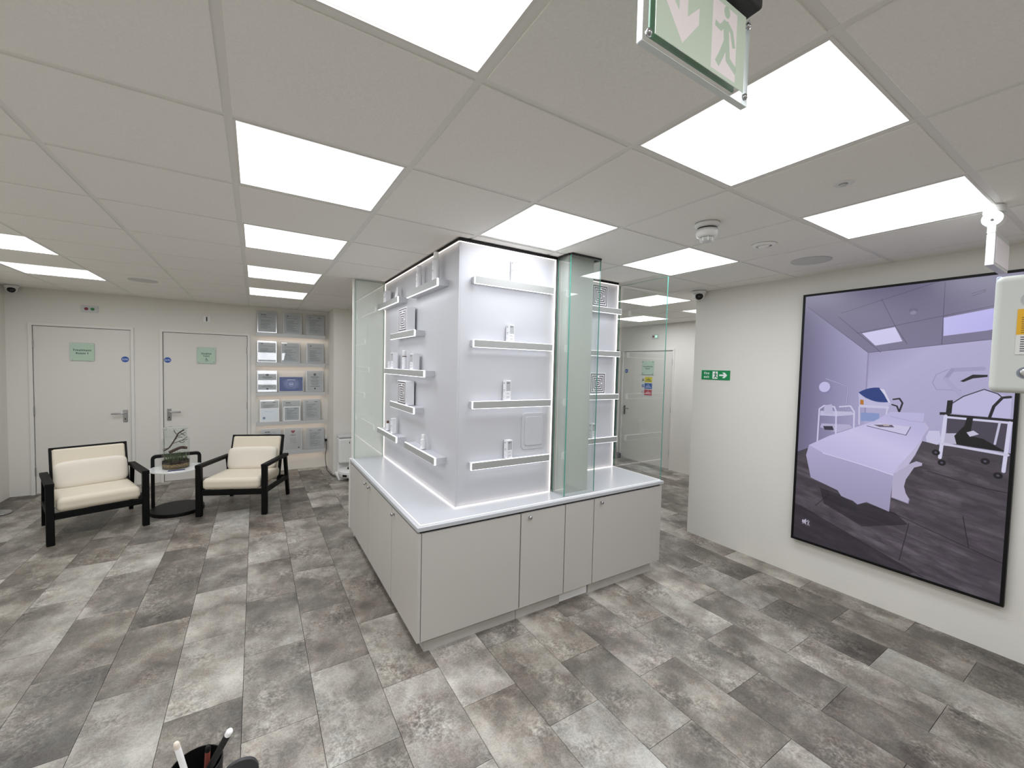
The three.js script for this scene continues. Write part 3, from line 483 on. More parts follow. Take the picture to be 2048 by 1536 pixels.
// ---------------------------------------------------------------- big portrait screen
{
  const W = 1000, H = 1744, k = W / 1000, q = H / 1000;
  const tex = canvasTex(W, H, g => {
    const path = (pts, close = true) => { g.beginPath(); pts.forEach(([x, y], i) => i ? g.lineTo(x * k, y * q) : g.moveTo(x * k, y * q)); if (close) g.closePath(); };
    const fill = (pts, c) => { path(pts); g.fillStyle = c; g.fill(); };
    const line = (pts, c, w) => { path(pts, false); g.strokeStyle = c; g.lineWidth = w; g.lineCap = 'round'; g.lineJoin = 'round'; g.stroke(); };
    const lin = (x0, y0, x1, y1, ...s) => { const r = g.createLinearGradient(x0 * k, y0 * q, x1 * k, y1 * q); s.forEach(([o, c]) => r.addColorStop(o, c)); return r; };
    fill([[0, 0], [1000, 0], [1000, 1000], [0, 1000]], '#a7a2c6');
    fill([[0, 0], [1000, 0], [1000, 191], [882, 198], [378, 232], [17, 43], [0, 33]], lin(500, 0, 500, 230, [0, '#706a88'], [1, '#827c9c']));
    fill([[0, 33], [378, 232], [378, 560], [0, 660]], lin(0, 300, 378, 300, [0, '#75708f'], [0.6, '#9d98bf'], [1, '#b3aed6']));
    fill([[378, 232], [1000, 191], [1000, 560], [378, 560]], lin(400, 220, 900, 540, [0, '#a5a0c6'], [0.25, '#bdb8e0'], [1, '#b2aed2']));
    for (const l of [[[17, 43], [378, 232], [882, 198], [1000, 191]], [[219, 79], [539, 25], [707, -4]], [[315, 159], [712, 115], [1000, 84]], [[430, 40], [500, 136], [564, 204]], [[712, 5], [715, 207]], [[206, 92], [440, 231]]]) line(l, 'rgba(70,64,92,0.55)', 4);
    line([[378, 232], [380, 470]], 'rgba(110,104,140,0.35)', 8);
    fill([[339, 160], [503, 143], [542, 194], [412, 207]], '#dcd8ff'); fill([[715, 121], [885, 103], [1000, 92], [1000, 155], [884, 169], [719, 181]], lin(715, 120, 1000, 160, [0, '#cfcaff'], [1, '#bdb8fb']));
    g.fillStyle = '#6b6684'; g.beginPath(); g.ellipse(583 * k, 88 * q, 20, 13, 0, 0, 7); g.fill(); g.fillStyle = '#8f8aa8'; g.beginPath(); g.ellipse(583 * k, 97 * q, 14, 12, 0, 0, 7); g.fill();
    line([[820, 50], [870, 42], [868, 48], [825, 58]], '#514c66', 3);
    // floor
    fill([[0, 640], [64, 619], [300, 600], [653, 534], [742, 541], [1000, 540], [1000, 1000], [0, 1000]], '#4a444e');
    let s = 11; const r = () => { s = (s * 1103515245 + 12345) % 2147483648; return s / 2147483648; };
    for (let i = 0; i < 900; i++) { const y = 560 + 440 * r(), x = 1000 * r(); if (y < 640 && x < 600) continue; g.globalAlpha = 0.09; g.fillStyle = r() < 0.5 ? '#2a2630' : '#958e9c'; g.beginPath(); g.ellipse(x * k, y * q, 20 + 90 * r(), 5 + 18 * r(), 0.18, 0, 7); g.fill(); } g.globalAlpha = 1;
    g.globalAlpha = 0.55; fill([[0, 858], [35, 863], [660, 989], [640, 1000], [0, 1000]], '#241f28'); fill([[150, 770], [560, 800], [620, 830], [400, 880], [180, 830]], '#1c181f'); g.globalAlpha = 1;
    for (const l of [[[35, 863], [700, 996]], [[532, 800], [1000, 876]], [[624, 825], [590, 963]], [[845, 760], [875, 856]], [[210, 786], [130, 847]], [[691, 633], [921, 658], [1000, 660]]]) line(l, 'rgba(35,30,40,0.8)', 4);
    // lamp, trolley
    line([[276, 453], [279, 361], [152, 333]], '#8f8ab0', 8); line([[276, 453], [279, 361], [152, 333]], '#c7c3e4', 3); g.fillStyle = '#8d88b4'; g.beginPath(); g.ellipse(149 * k, 370 * q, 36, 42, 0.3, 0, 7); g.fill(); g.fillStyle = '#cfcaf6'; g.beginPath(); g.ellipse(146 * k, 366 * q, 33, 36, 0.3, 0, 7); g.fill();
    fill([[128, 481], [225, 478], [325, 466], [310, 455], [130, 462]], '#cdc9ea'); fill([[133, 528], [236, 541], [318, 515], [300, 505], [140, 512]], '#bfbadd');
    for (const l of [[[120, 590], [122, 455], [150, 440], [210, 442], [222, 460], [228, 570]], [[325, 520], [322, 455], [300, 434], [240, 440]]]) line(l, '#dad6f6', 9);
    fill([[150, 440], [195, 432], [205, 470], [150, 472]], '#c4c0e2'); fill([[150, 522], [205, 518], [215, 534], [160, 536]], '#3b3547');
    // blue machine on its stand
    fill([[339, 381], [371, 399], [432, 414], [492, 409], [506, 415], [490, 427], [346, 429]], '#c9c5ea'); g.beginPath(); g.moveTo(339 * k, 381 * q); g.quadraticCurveTo(390 * k, 358 * q, 445 * k, 360 * q); g.quadraticCurveTo(480 * k, 380 * q, 492 * k, 410 * q); g.quadraticCurveTo(410 * k, 420 * q, 339 * k, 381 * q); g.fillStyle = '#263f86'; g.fill(); fill([[445, 362], [470, 366], [504, 412], [492, 410], [470, 384]], '#e1def8'); fill([[351, 407], [368, 408], [370, 426], [351, 425]], '#c07c2c');
    fill([[346, 427], [498, 425], [498, 433], [346, 436]], '#d6d2f2'); fill([[358, 455], [452, 453], [455, 482], [360, 487]], '#8ea0d4'); line([[347, 436], [352, 500]], '#d6d2f2', 8); line([[490, 430], [484, 475]], '#d6d2f2', 8);
    line([[516, 399], [545, 395], [560, 410], [548, 440]], '#2c2834', 9); line([[512, 418], [535, 422], [546, 440]], '#201c26', 8);
    // laser on cart
    line([[749, 290], [700, 308], [686, 335], [705, 358], [805, 357]], '#9c97ba', 3); line([[880, 287], [765, 292]], '#aaa5cc', 22); line([[765, 292], [738, 322]], '#a39ec4', 18); line([[740, 322], [811, 378]], '#b4afd6', 20); fill([[798, 328], [845, 306], [900, 306], [900, 312], [846, 318], [812, 330]], '#17131c');
    fill([[768, 432], [777, 401], [815, 378], [891, 352], [990, 373], [990, 436]], '#c8c4ec'); line([[985, 371], [958, 374], [930, 402], [918, 436]], '#1b1720', 12); line([[770, 402], [815, 376], [891, 351], [941, 363], [958, 374]], '#3a3445', 5); fill([[753, 392], [775, 390], [773, 434], [750, 436]], '#17131b'); fill([[725, 432], [768, 430], [768, 437], [725, 441]], '#1d1923'); fill([[742, 436], [1000, 437], [1000, 446], [742, 444]], '#1a161e');
    fill([[742, 443], [1000, 445], [1000, 453], [742, 450]], '#dcd9f6'); fill([[757, 450], [985, 452], [985, 538], [757, 534]], '#4b4556'); fill([[752, 500], [800, 496], [820, 530], [752, 534]], '#c4c0dc'); fill([[790, 505], [826, 470], [835, 440], [858, 440], [850, 500], [900, 505], [986, 538], [889, 534], [801, 531]], '#0f0c12'); fill([[836, 490], [862, 482], [884, 492], [850, 503]], '#cfcce6');
    line([[750, 443], [738, 582]], '#dedbf8', 16); line([[990, 448], [980, 597]], '#dedbf8', 15); line([[955, 450], [943, 517]], '#cfcbe8', 9); line([[747, 535], [990, 546]], '#d6d3ee', 14);
    for (const [x, y] of [[720, 567], [747, 598], [913, 574], [962, 612]]) { g.fillStyle = '#15121a'; g.beginPath(); g.ellipse(x * k, y * q, 17, 17, 0, 0, 7); g.fill(); g.fillStyle = '#5a5468'; g.beginPath(); g.ellipse(x * k, y * q, 6, 6, 0, 0, 7); g.fill(); }
    fill([[673, 520], [685, 497], [729, 494], [739, 529], [723, 541], [679, 536]], '#d5d1f2');
    // couch
    fill([[555, 639], [609, 619], [639, 606], [665, 609], [665, 618], [631, 629], [598, 674], [591, 700], [601, 723], [619, 741], [615, 758], [536, 748], [535, 675]], '#c0b8d6'); line([[536, 748], [615, 757], [619, 741]], '#8c84a2', 4);
    fill([[632, 560], [660, 521], [684, 487], [664, 468], [658, 537], [632, 585], [604, 624], [545, 660], [561, 626]], '#cbc4e6');
    fill([[70, 606], [191, 557], [303, 523], [432, 481], [508, 444], [660, 439], [658, 471], [676, 486], [660, 521], [632, 560], [562, 630], [538, 668], [159, 630]], lin(450, 450, 330, 640, [0, '#c7c1ec'], [0.5, '#d9d3fa'], [1, '#cdc7f0']));
    fill([[70, 606], [159, 630], [538, 668], [529, 801], [415, 785], [368, 802], [342, 792], [310, 789], [277, 784], [255, 765], [92, 737], [55, 649]], lin(300, 620, 300, 800, [0, '#b9b3da'], [1, '#a6a0c2'])); line([[159, 630], [350, 646], [538, 668]], '#e2ddff', 5); line([[658, 471], [600, 470], [508, 460]], '#b7b1d6', 4);
    fill([[394, 503], [455, 487], [604, 491], [585, 521]], '#d8d3f4'); line([[394, 503], [585, 521], [604, 491]], '#6d6684', 4); fill([[426, 496], [517, 490], [529, 498], [457, 502]], '#6a6073'); fill([[470, 490], [500, 489], [508, 495], [478, 497]], '#c5b8c0');
    g.fillStyle = '#b9b4c8'; g.beginPath(); g.moveTo(52, 1600); g.lineTo(64, 1600); g.lineTo(78, 1588); g.lineTo(78, 1632); g.lineTo(64, 1620); g.lineTo(52, 1620); g.fill(); line([[86, 917], [98, 935]], '#b9b4c8', 4); line([[98, 917], [86, 935]], '#b9b4c8', 4); line([[56, 934], [92, 914]], '#b9b4c8', 4);
  });
  const w = 1.121, h = 1.956, t = thing('wall_screen', 'huge portrait display screen showing a treatment room, on the right wall', 'screen', [XR - 0.05, 1.283, -1.0105], -Math.PI / 2);
  part('back_box', box(-w / 2 + 0.1, w / 2 - 0.1, -h / 2 + 0.15, h / 2 - 0.15, -0.0495, -0.03), M.darkGrey, t);
  const bz = new THREE.Shape([[-w / 2, -h / 2], [w / 2, -h / 2], [w / 2, h / 2], [-w / 2, h / 2]].map(p => new THREE.Vector2(...p))), b = 0.016;
  bz.holes.push(new THREE.Path([[-w / 2 + b, -h / 2 + b], [-w / 2 + b, h / 2 - b], [w / 2 - b, h / 2 - b], [w / 2 - b, -h / 2 + b]].map(p => new THREE.Vector2(...p))));
  part('bezel', new THREE.ExtrudeGeometry(bz, { depth: 0.03, bevelEnabled: false }).translate(0, 0, -0.03), M.black, t);
  const p = part('screen', new THREE.PlaneGeometry(w - 2 * b, h - 2 * b), new THREE.MeshStandardMaterial({ color: 0x060606, roughness: 0.25, emissive: 0xffffff, emissiveMap: tex, emissiveIntensity: 0.58 }), t); p.position.z = -0.004;
  part('rear_cover', box(-w / 2 + 0.004, w / 2 - 0.004, -h / 2 + 0.004, h / 2 - 0.004, -0.0295, -0.006), M.black, t);
}

// ---------------------------------------------------------------- exit signs
const runner = (g, x, y, s) => {      // running figure, about 100 units high
  g.save(); g.translate(x, y); g.scale(s, s); g.lineCap = 'butt'; g.lineJoin = 'miter'; g.beginPath(); g.ellipse(6, -42, 8, 9, 0, 0, 7); g.fill(); g.lineWidth = 15;
  g.beginPath(); g.moveTo(4, -28); g.lineTo(8, 8); g.stroke(); g.lineWidth = 9; g.beginPath(); g.moveTo(4, -26); g.lineTo(-10, -12); g.lineTo(-24, -14); g.stroke(); g.beginPath(); g.moveTo(6, -26); g.lineTo(20, -18); g.lineTo(28, 4); g.stroke();
  g.lineWidth = 12; g.beginPath(); g.moveTo(6, 4); g.lineTo(-6, 28); g.lineTo(-16, 44); g.stroke(); g.beginPath(); g.moveTo(9, 4); g.lineTo(13, 28); g.lineTo(36, 38); g.stroke(); g.restore();
};
const downTex = canvasTex(768, 420, (g, W, H) => {
  g.fillStyle = '#b4bfae'; g.fillRect(0, 0, W, H); g.fillStyle = '#d9cfce';  // pale print colours carry the washed-out glow of the backlit sign
  g.beginPath(); g.moveTo(205, 380); g.lineTo(75, 235); g.lineTo(75, 150); g.lineTo(172, 235); g.lineTo(172, 30); g.lineTo(240, 30); g.lineTo(240, 235); g.lineTo(335, 150); g.lineTo(335, 235); g.closePath(); g.fill();
  g.fillRect(450, 30, 230, 370); g.strokeStyle = g.fillStyle = '#aab8a6'; runner(g, 560, 205, 3.5);
});
function exitSign(name, label, x0, x1, y0, y1, z, big) {
  const w = x1 - x0, h = y1 - y0, t = thing(name, label, 'exit sign', [(x0 + x1) / 2, y0, z]);
  if (big) {
    part('housing', rbox(-w / 2 + 0.012, w / 2 + 0.004, h + 0.004, CE - y0 - 0.001, -0.03, 0.022, 0.006), M.darkGrey, t);  // housing coloured dark for the shade it hangs in
    part('acrylic_blade', box(-w / 2, w / 2, 0, h + 0.004, -0.011, 0.0), M.clear, t);
    for (const [a, b, c, d] of [[-w / 2 - 0.001, -w / 2, 0, h], [w / 2, w / 2 + 0.001, 0, h], [-w / 2, w / 2, -0.001, 0]]) part('blade_edge', box(a, b, c, d, -0.011, 0.0), std(0xdfe6e4, 0.2), t);
    part('legend_plate', box(-w / 2 + 0.03, w / 2 - 0.024, 0.026, h - 0.004, -0.016, -0.0125), std(0x2f6d4b, 0.4), t);
    const p = part('legend', printPlane(w - 0.044, h - 0.026), std(0xffffff, 0.45, { map: downTex, emissive: 0xffffff, emissiveMap: downTex, emissiveIntensity: 0.28 }), t); p.position.set(0.005, h / 2 + 0.007, 0.0012);
    for (const [a, b] of [[-1, 0], [1, 0], [1, 1], [-1, 1]]) { const k = part('screw', lathe([[0, 0], [0.006, 0], [0.006, 0.004], [0.003, 0.0065], [0, 0.007]], 16).rotateX(Math.PI / 2), M.chrome, t); k.position.set(a * (w / 2 - 0.011), b ? h - 0.02 : 0.013, 0.0005); }
  } else {
    part('light_box', rbox(-w / 2, w / 2, 0, h, -0.014, 0.014, 0.002), M.plasticGrey, t);
    part('front_panel', box(-w / 2 + 0.012, w / 2 - 0.012, 0.012, h - 0.012, 0.0142, 0.0165), std(0xeee6ea, 0.35), t);
    part('top_rail', box(-w / 2, w / 2, h, h + 0.016, -0.012, 0.012), M.plasticGrey, t);
    part('bracket', rbox(-w / 2 - 0.002, -w / 2 + 0.02, h + 0.004, h + 0.05, -0.014, 0.014, 0.003), M.plastic, t);
    const d = part('mounting_box', cyl(0.034, 0.034, 0.05, 28), M.plastic, t); d.rotation.z = Math.PI / 2; d.position.set(-w / 2 + 0.022, h + 0.068, 0);
    const e = part('screw', cyl(0.005, 0.005, 0.004, 12), M.darkGrey, t); e.rotation.z = Math.PI / 2; e.position.set(-w / 2 - 0.0035, h + 0.062, 0);
    part('ceiling_rose', cyl(0.036, 0.036, CE - y0 - h - 0.098, 24).translate(-w / 2 + 0.03, (CE - y0 + h + 0.098) / 2 - 0.0005, 0), M.plastic, t);
  }
}
exitSign('exit_sign', 'clear acrylic exit sign with down arrow and running figure, hanging overhead', 0.512, 0.808, 2.15, 2.314, -0.46, true);
exitSign('hanging_sign', 'small white hanging emergency sign seen edge-on near the right wall', 2.83, 3.125, 2.15, 2.29, -0.46, false);
{
  const t = thing('fire_exit_sign', 'green Fire exit sign with running figure and arrow on right wall', 'sign', [XR, 1.605, -2.306], -Math.PI / 2);
  const tex = canvasTex(768, 250, (g, W, H) => { g.fillStyle = '#0f8a4e'; g.fillRect(0, 0, W, H); g.fillStyle = '#f2f7f2'; g.font = `bold 84px ${F}`; g.fillText('Fire', 66, 108); g.fillText('exit', 66, 206); g.fillRect(308, 28, 140, 194); g.strokeStyle = g.fillStyle = '#0f6d40'; runner(g, 378, 122, 1.75); g.fillStyle = '#f2f7f2'; g.beginPath(); g.moveTo(490, 104); g.lineTo(612, 104); g.lineTo(570, 52); g.lineTo(634, 52); g.lineTo(700, 125); g.lineTo(634, 198); g.lineTo(570, 198); g.lineTo(612, 146); g.lineTo(490, 146); g.fill(); });
  part('plate', rbox(-0.1435, 0.1435, -0.0455, 0.0455, 0, 0.004, 0.001, 1), std(0x0f8a4e, 0.4), t); const p = part('print', printPlane(0.285, 0.09), std(0xffffff, 0.4, { map: tex }), t); p.position.z = 0.0042;
}

// ---------------------------------------------------------------- ceiling fittings
{
  const t = thing('smoke_detector', 'white two-stage smoke detector hanging under the ceiling tiles', 'smoke detector', [2.03, CE, -1.335]);
  part('base', lathe([[0, 0], [0.062, 0], [0.062, -0.012], [0.056, -0.018], [0.05, -0.02], [0.05, -0.026], [0, -0.026]], 40), M.plastic, t); part('sounder_slot', lathe([[0.0, -0.026], [0.047, -0.026], [0.047, -0.034], [0, -0.034]], 40), M.darkGrey, t);
  part('body', lathe([[0, -0.034], [0.053, -0.034], [0.054, -0.052], [0.05, -0.068], [0.036, -0.074], [0, -0.074]], 40), M.plastic, t); part('chamber', lathe([[0, -0.074], [0.032, -0.074], [0.03, -0.085], [0.018, -0.1], [0, -0.102]], 32), M.plasticGrey, t);
  for (let i = 0; i < 8; i++) { const k = part('chamber_rib', rbox(-0.003, 0.003, -0.096, -0.076, 0.022, 0.034, 0.001, 1), M.plastic, t); k.rotation.y = i * Math.PI / 4; }
  const d = thing('downlight', 'round white tilting emergency downlight between the detector and speaker', 'downlight', [2.634, CE, -1.35]);
  part('ring', lathe([[0.042, 0], [0.068, 0], [0.067, -0.005], [0.052, -0.013], [0.046, -0.014], [0.042, -0.008]], 40), M.whiteGloss, d); part('head', lathe([[0, -0.02], [0.022, -0.019], [0.034, -0.01], [0.038, 0.004], [0, 0.004]], 32), M.whiteGloss, d).rotation.z = 0.3;
  const spk = (label, x, z, r) => { const s = thing('ceiling_speaker', label, 'speaker', [x, CE, z], 0, 'round ceiling speakers'); part('grille', lathe([[0, -0.0045], [r - 0.01, -0.0045], [r - 0.006, -0.003]], 44), std(0xd2d0cb, 0.8, { bumpMap: grainTex, bumpScale: 0.001 }), s); part('rim', lathe([[r - 0.006, -0.004], [r, -0.003], [r, 0.0], [r - 0.006, 0]], 44), M.plasticGrey, s); };
  spk('round flush ceiling speaker above the large portrait screen', 3.253, -1.35, 0.118); spk('round flush ceiling speaker in front of the back wall doors', -0.959, -5.533, 0.115);
  const m = thing('motion_sensor', 'small round ceiling sensor between two LED panels, right of centre', 'sensor', [2.045, CE, -0.746]); part('ring', lathe([[0.014, -0.003], [0.03, -0.005], [0.035, -0.001], [0.035, 0]], 32), M.plastic, m); part('dome', lathe([[0, -0.012], [0.01, -0.01], [0.015, -0.003], [0, -0.002]], 24), M.plasticGrey, m);
  const cam = (label, p, turn, r) => {
    const c = thing('security_camera', label, 'security camera', p, turn, 'white dome security cameras');
    part('base', lathe([[0, 0], [r * 1.05, 0], [r * 1.05, -r * 0.35], [r * 0.95, -r * 0.55], [0, -r * 0.55]], 36), M.plastic, c);
    const b = part('eyeball', new THREE.SphereGeometry(r * 0.86, 32, 24), M.plastic, c); b.position.set(0, -r * 0.75, 0);
    const l = part('lens', new THREE.SphereGeometry(r * 0.6, 28, 20), M.lens, b); l.scale.z = 0.6; l.position.set(0, -r * 0.26, r * 0.58);
  };
  cam('white dome security camera at the end of the right wall', [3.66, CE, -2.46], Math.atan2(-3.66, 2.46), 0.058);
  cam('white dome security camera in the far left ceiling corner', [-2.31, CE, -6.9], Math.atan2(2.31, 6.9), 0.055);
}

// ---------------------------------------------------------------- armchairs
function puff(w, h, d, r, top, front) {
  const g = new RoundedBoxGeometry(w, h, d, 8, r), p = g.attributes.position;
  for (let i = 0; i < p.count; i++) { const x = p.getX(i), y = p.getY(i), z = p.getZ(i), k = Math.max(0, 1 - (2 * x / w) ** 2) * Math.max(0, 1 - (2 * z / d) ** 2); p.setY(i, y + (y > 0 ? top : -top * 0.3) * Math.sqrt(k) + 0.0025 * noise.noise(x * 14, y * 14, z * 14)); }
  g.computeVertexNormals(); return metreUV(g);
}
function pillowGeo(w, h, t) {
  const g = new THREE.SphereGeometry(1, 48, 32), p = g.attributes.position, s = (v, e) => Math.sign(v) * Math.pow(Math.abs(v), e);
  for (let i = 0; i < p.count; i++) { const x = p.getX(i), y = p.getY(i), z = p.getZ(i), X = s(x, 0.34) * w / 2, Y = s(y, 0.34) * h / 2; p.setXYZ(i, X, Y + 0.004 * noise.noise(X * 9, Y * 9, 3), s(z, 0.85) * t / 2 + 0.005 * noise.noise(X * 7, Y * 12, 8)); }
  g.computeVertexNormals(); return metreUV(g);
}
function armchair(label, pos, turn) {
  const t = thing('armchair', label, 'armchair', pos, turn, 'cream armchairs with black frames');
  const hx = 0.312, D = 0.7, wood = M.blackWood;
  for (const s of [-1, 1]) {
    part('front_leg', beam([s * hx, 0, 0], [s * hx, 0.515, 0], 0.052, 0.05), wood, t);
    part('rear_leg', beam([s * hx, 0, -D], [s * hx, 0.505, -D + 0.1], 0.034, 0.046), wood, t);
    part('armrest', beam([s * hx, 0.527, 0.026], [s * hx, 0.51, -D + 0.06], 0.056, 0.034, [0, 1, 0]), wood, t);
    part('side_rail', beam([s * hx, 0.25, -0.02], [s * hx, 0.23, -D + 0.06], 0.03, 0.05, [0, 1, 0]), wood, t);
  }
  part('front_rail', beam([-hx, 0.248, 0], [hx, 0.248, 0], 0.055, 0.036), wood, t);
  part('rear_rail', beam([-hx, 0.235, -D + 0.06], [hx, 0.235, -D + 0.06], 0.05, 0.03), wood, t);
  const back = new THREE.Group(); back.name = 'backrest'; t.add(back); back.position.set(0, 0.28, -0.5); back.rotation.x = -0.3;
  const bw = 0.268, bh = 0.485;
  for (const s of [-1, 1]) part('back_post', beam([s * bw, -0.08, -0.025], [s * bw, bh, -0.025], 0.018, 0.05), wood, back);
  part('top_bar', beam([-bw - 0.009, bh, -0.025], [bw + 0.009, bh, -0.025], 0.018, 0.05), wood, back);
  part('back_cushion', rbox(-bw + 0.01, bw - 0.01, -0.03, bh - 0.01, -0.042, 0.02, 0.02, 4), M.cream, back);
  const seat = part('seat_cushion', puff(0.55, 0.115, 0.6, 0.042, 0.02), M.cream, t); seat.position.set(0, 0.333, -0.265); seat.rotation.x = -0.03;
  const pl = part('lumbar_pillow', pillowGeo(0.52, 0.265, 0.1), M.creamLight, t); pl.position.set(0, 0.502, -0.492); pl.rotation.x = -0.26; pl.rotation.z = 0.02;
  return t;
}
armchair('cream armchair left of the side table, by the Treatment Room 1 door', [-1.205, 0, -5.146], 0.344);
armchair('cream armchair right of the side table, before the certificate shelves', [-0.207, 0, -5.178], -0.376);

// ---------------------------------------------------------------- side table, terrarium jar
{
  const t = thing('side_table', 'oval side table with black hoop frame and pale glass top', 'side table', [-0.715, 0, -5.62], 0.15);
  const oval = (rx, rz, h, b) => { const s = new THREE.Shape(); s.absellipse(0, 0, rx, rz, 0, Math.PI * 2); return new THREE.ExtrudeGeometry(s, { depth: h, curveSegments: 48, bevelEnabled: true, bevelSize: b, bevelThickness: b, bevelSegments: 2 }).rotateX(-Math.PI / 2); };
  part('base', oval(0.23, 0.25, 0.03, 0.004).translate(0, 0.004, 0), M.black, t);
  part('table_top', oval(0.235, 0.25, 0.008, 0.002).translate(0, 0.459, 0), std(0xdfe0dc, 0.12), t);
  const sh = new THREE.Shape(), a = 0.215, H = 0.592, r = 0.05, k = 0.028; sh.moveTo(-a, 0.03); sh.lineTo(-a, H - r); sh.quadraticCurveTo(-a, H, -a + r, H); sh.lineTo(a - r, H); sh.quadraticCurveTo(a, H, a, H - r); sh.lineTo(a, 0.03); sh.lineTo(a - k, 0.03); sh.lineTo(a - k, H - r); sh.quadraticCurveTo(a - k, H - k, a - r, H - k); sh.lineTo(-a + r, H - k); sh.quadraticCurveTo(-a + k, H - k, -a + k, H - r); sh.lineTo(-a + k, 0.03);
  part('hoop_frame', new THREE.ExtrudeGeometry(sh, { depth: 0.045, bevelEnabled: true, bevelSize: 0.002, bevelThickness: 0.002, bevelSegments: 2 }).translate(0, 0, -0.19), M.black, t);
  const l = thing('leaflet', 'small dark blue leaflet lying before the glass jar', 'leaflet', [-0.7, 0.4695, -5.455], 0.12); part('sheet', box(-0.07, 0.07, 0, 0.003, -0.03, 0.03), std(0x2b2f58, 0.5), l); part('white_edge', box(-0.07, 0.07, 0, 0.0031, 0.0301, 0.042), M.paper, l);
  const j = thing('terrarium_jar', 'lidded glass jar terrarium with driftwood and grass on the side table', 'terrarium', [-0.725, 0.4695, -5.62]);
  const jarGlass = new THREE.MeshPhysicalMaterial({ color: 0xf5f9f8, roughness: 0.02, transmission: 1, thickness: 0, ior: 1.5 });
  part('jar', lathe([[0, 0.001], [0.112, 0.001], [0.119, 0.008], [0.119, 0.3], [0.115, 0.316], [0.1, 0.328], [0.096, 0.34], [0.096, 0.415], [0.103, 0.42]], 48), jarGlass, j);
  part('lid', lathe([[0, 0.437], [0.103, 0.435], [0.116, 0.429], [0.116, 0.423], [0, 0.423]], 48), jarGlass, j);
  const sp = noiseTex(128, (x, y) => { const v = wrap((p, q) => noise.noise(p * 22, q * 22, 1), x, y); return v > 0.05 ? [168, 140, 96] : [78, 60, 40]; }, true, 2);
  part('gravel', lathe([[0, 0.004], [0.114, 0.004], [0.1165, 0.055], [0, 0.055]], 40), std(0xffffff, 0.9, { map: sp }), j); part('soil', lathe([[0, 0.055], [0.1165, 0.055], [0.115, 0.08], [0.07, 0.09], [0, 0.092]], 40), std(0x2c2118, 1), j);
  const gs = []; for (let i = 0; i < 130; i++) { const an = rnd() * 6.283, rr = 0.104 * Math.sqrt(rnd()), h = 0.03 + 0.065 * rnd(), le = 0.04 * (rnd() - 0.5), x = rr * Math.cos(an), z = rr * Math.sin(an); const x2 = x * 0.9 + le, z2 = z * 0.9 + 0.03 * (rnd() - 0.5); gs.push(tube([[x, 0.08, z], [(x + x2) / 2, 0.08 + h * 0.6, (z + z2) / 2], [x2, 0.08 + h, z2]], 0.0015, 3, 3)); }
  const gr = part('grass', mergeGeometries(gs), std(0x5c6a45, 0.9), j); gr.userData.kind = 'stuff';
  const wd = std(0x4a3328, 0.9, { bumpMap: grainTex, bumpScale: 0.002 });
  const main = part('driftwood', tube([[-0.1, 0.19, 0.02], [-0.06, 0.215, 0.0], [-0.03, 0.26, 0.01], [0.0, 0.32, 0.0], [0.025, 0.37, 0.0], [0.072, 0.405, 0.01]], 0.0065, 40, 8), wd, j);
  const tw = [[[-0.03, 0.26, 0.01], [0.03, 0.285, 0.02], [0.1, 0.3, 0.01]], [[0.0, 0.32, 0], [0.035, 0.35, 0.02], [0.08, 0.375, -0.01]], [[0.015, 0.35, 0], [-0.006, 0.385, 0.01], [-0.015, 0.412, 0.0]], [[0.03, 0.285, 0.02], [0.055, 0.27, 0.03], [0.08, 0.282, 0.03]], [[-0.06, 0.215, 0], [-0.108, 0.205, 0.01]], [[0.035, 0.375, 0], [0.06, 0.36, 0.02], [0.08, 0.345, 0.02]], [[-0.01, 0.3, 0], [0.03, 0.33, 0.03], [0.06, 0.33, 0.04]], [[0.05, 0.29, 0.02], [0.08, 0.31, 0.0], [0.095, 0.325, 0.0]]];
  for (const p of tw) part('twig', tube(p, 0.0032, 14, 6), wd, main);
  part('driftwood', tube([[-0.05, 0.175, 0.04], [0.0, 0.2, 0.04], [0.05, 0.22, 0.04], [0.1, 0.21, 0.03]], 0.015, 30, 9), wd, j);
  const c = thing('stand_base', 'polished round metal stand base at the left picture edge', 'stand', [-2.25, 0, -6.3]);
  part('foot', lathe([[0, 0.0], [0.1, 0.0], [0.105, 0.006], [0.1, 0.02], [0.06, 0.026], [0.018, 0.032], [0, 0.032]], 40), M.chrome, c); part('collar', lathe([[0.014, 0.03], [0.022, 0.03], [0.022, 0.05], [0.014, 0.05]], 24), M.chrome, c); part('post', cyl(0.013, 0.013, 0.8, 20).translate(0, 0.43, 0), M.chrome, c);
}

// ---------------------------------------------------------------- upright pole with hose in the passage
{
  const t = thing('floor_vacuum', 'dark grey upright pole with curved hose beside the consultation room door', 'vacuum cleaner', [5.66, 0, -5.42]);
  part('pole', rbox(-0.03, 0.03, 0.1, 2.0, -0.03, 0.03, 0.012), M.darkMetal, t); part('foot', rbox(-0.1, 0.1, 0, 0.1, -0.1, 0.1, 0.03, 3), M.darkGrey, t);
  part('hose', tube([[-0.03, 0.62, 0.03], [-0.1, 0.55, 0.1], [-0.13, 0.35, 0.15], [-0.12, 0.12, 0.16], [-0.08, 0.05, 0.12]], 0.02, 40, 10), M.darkGrey, t);
}

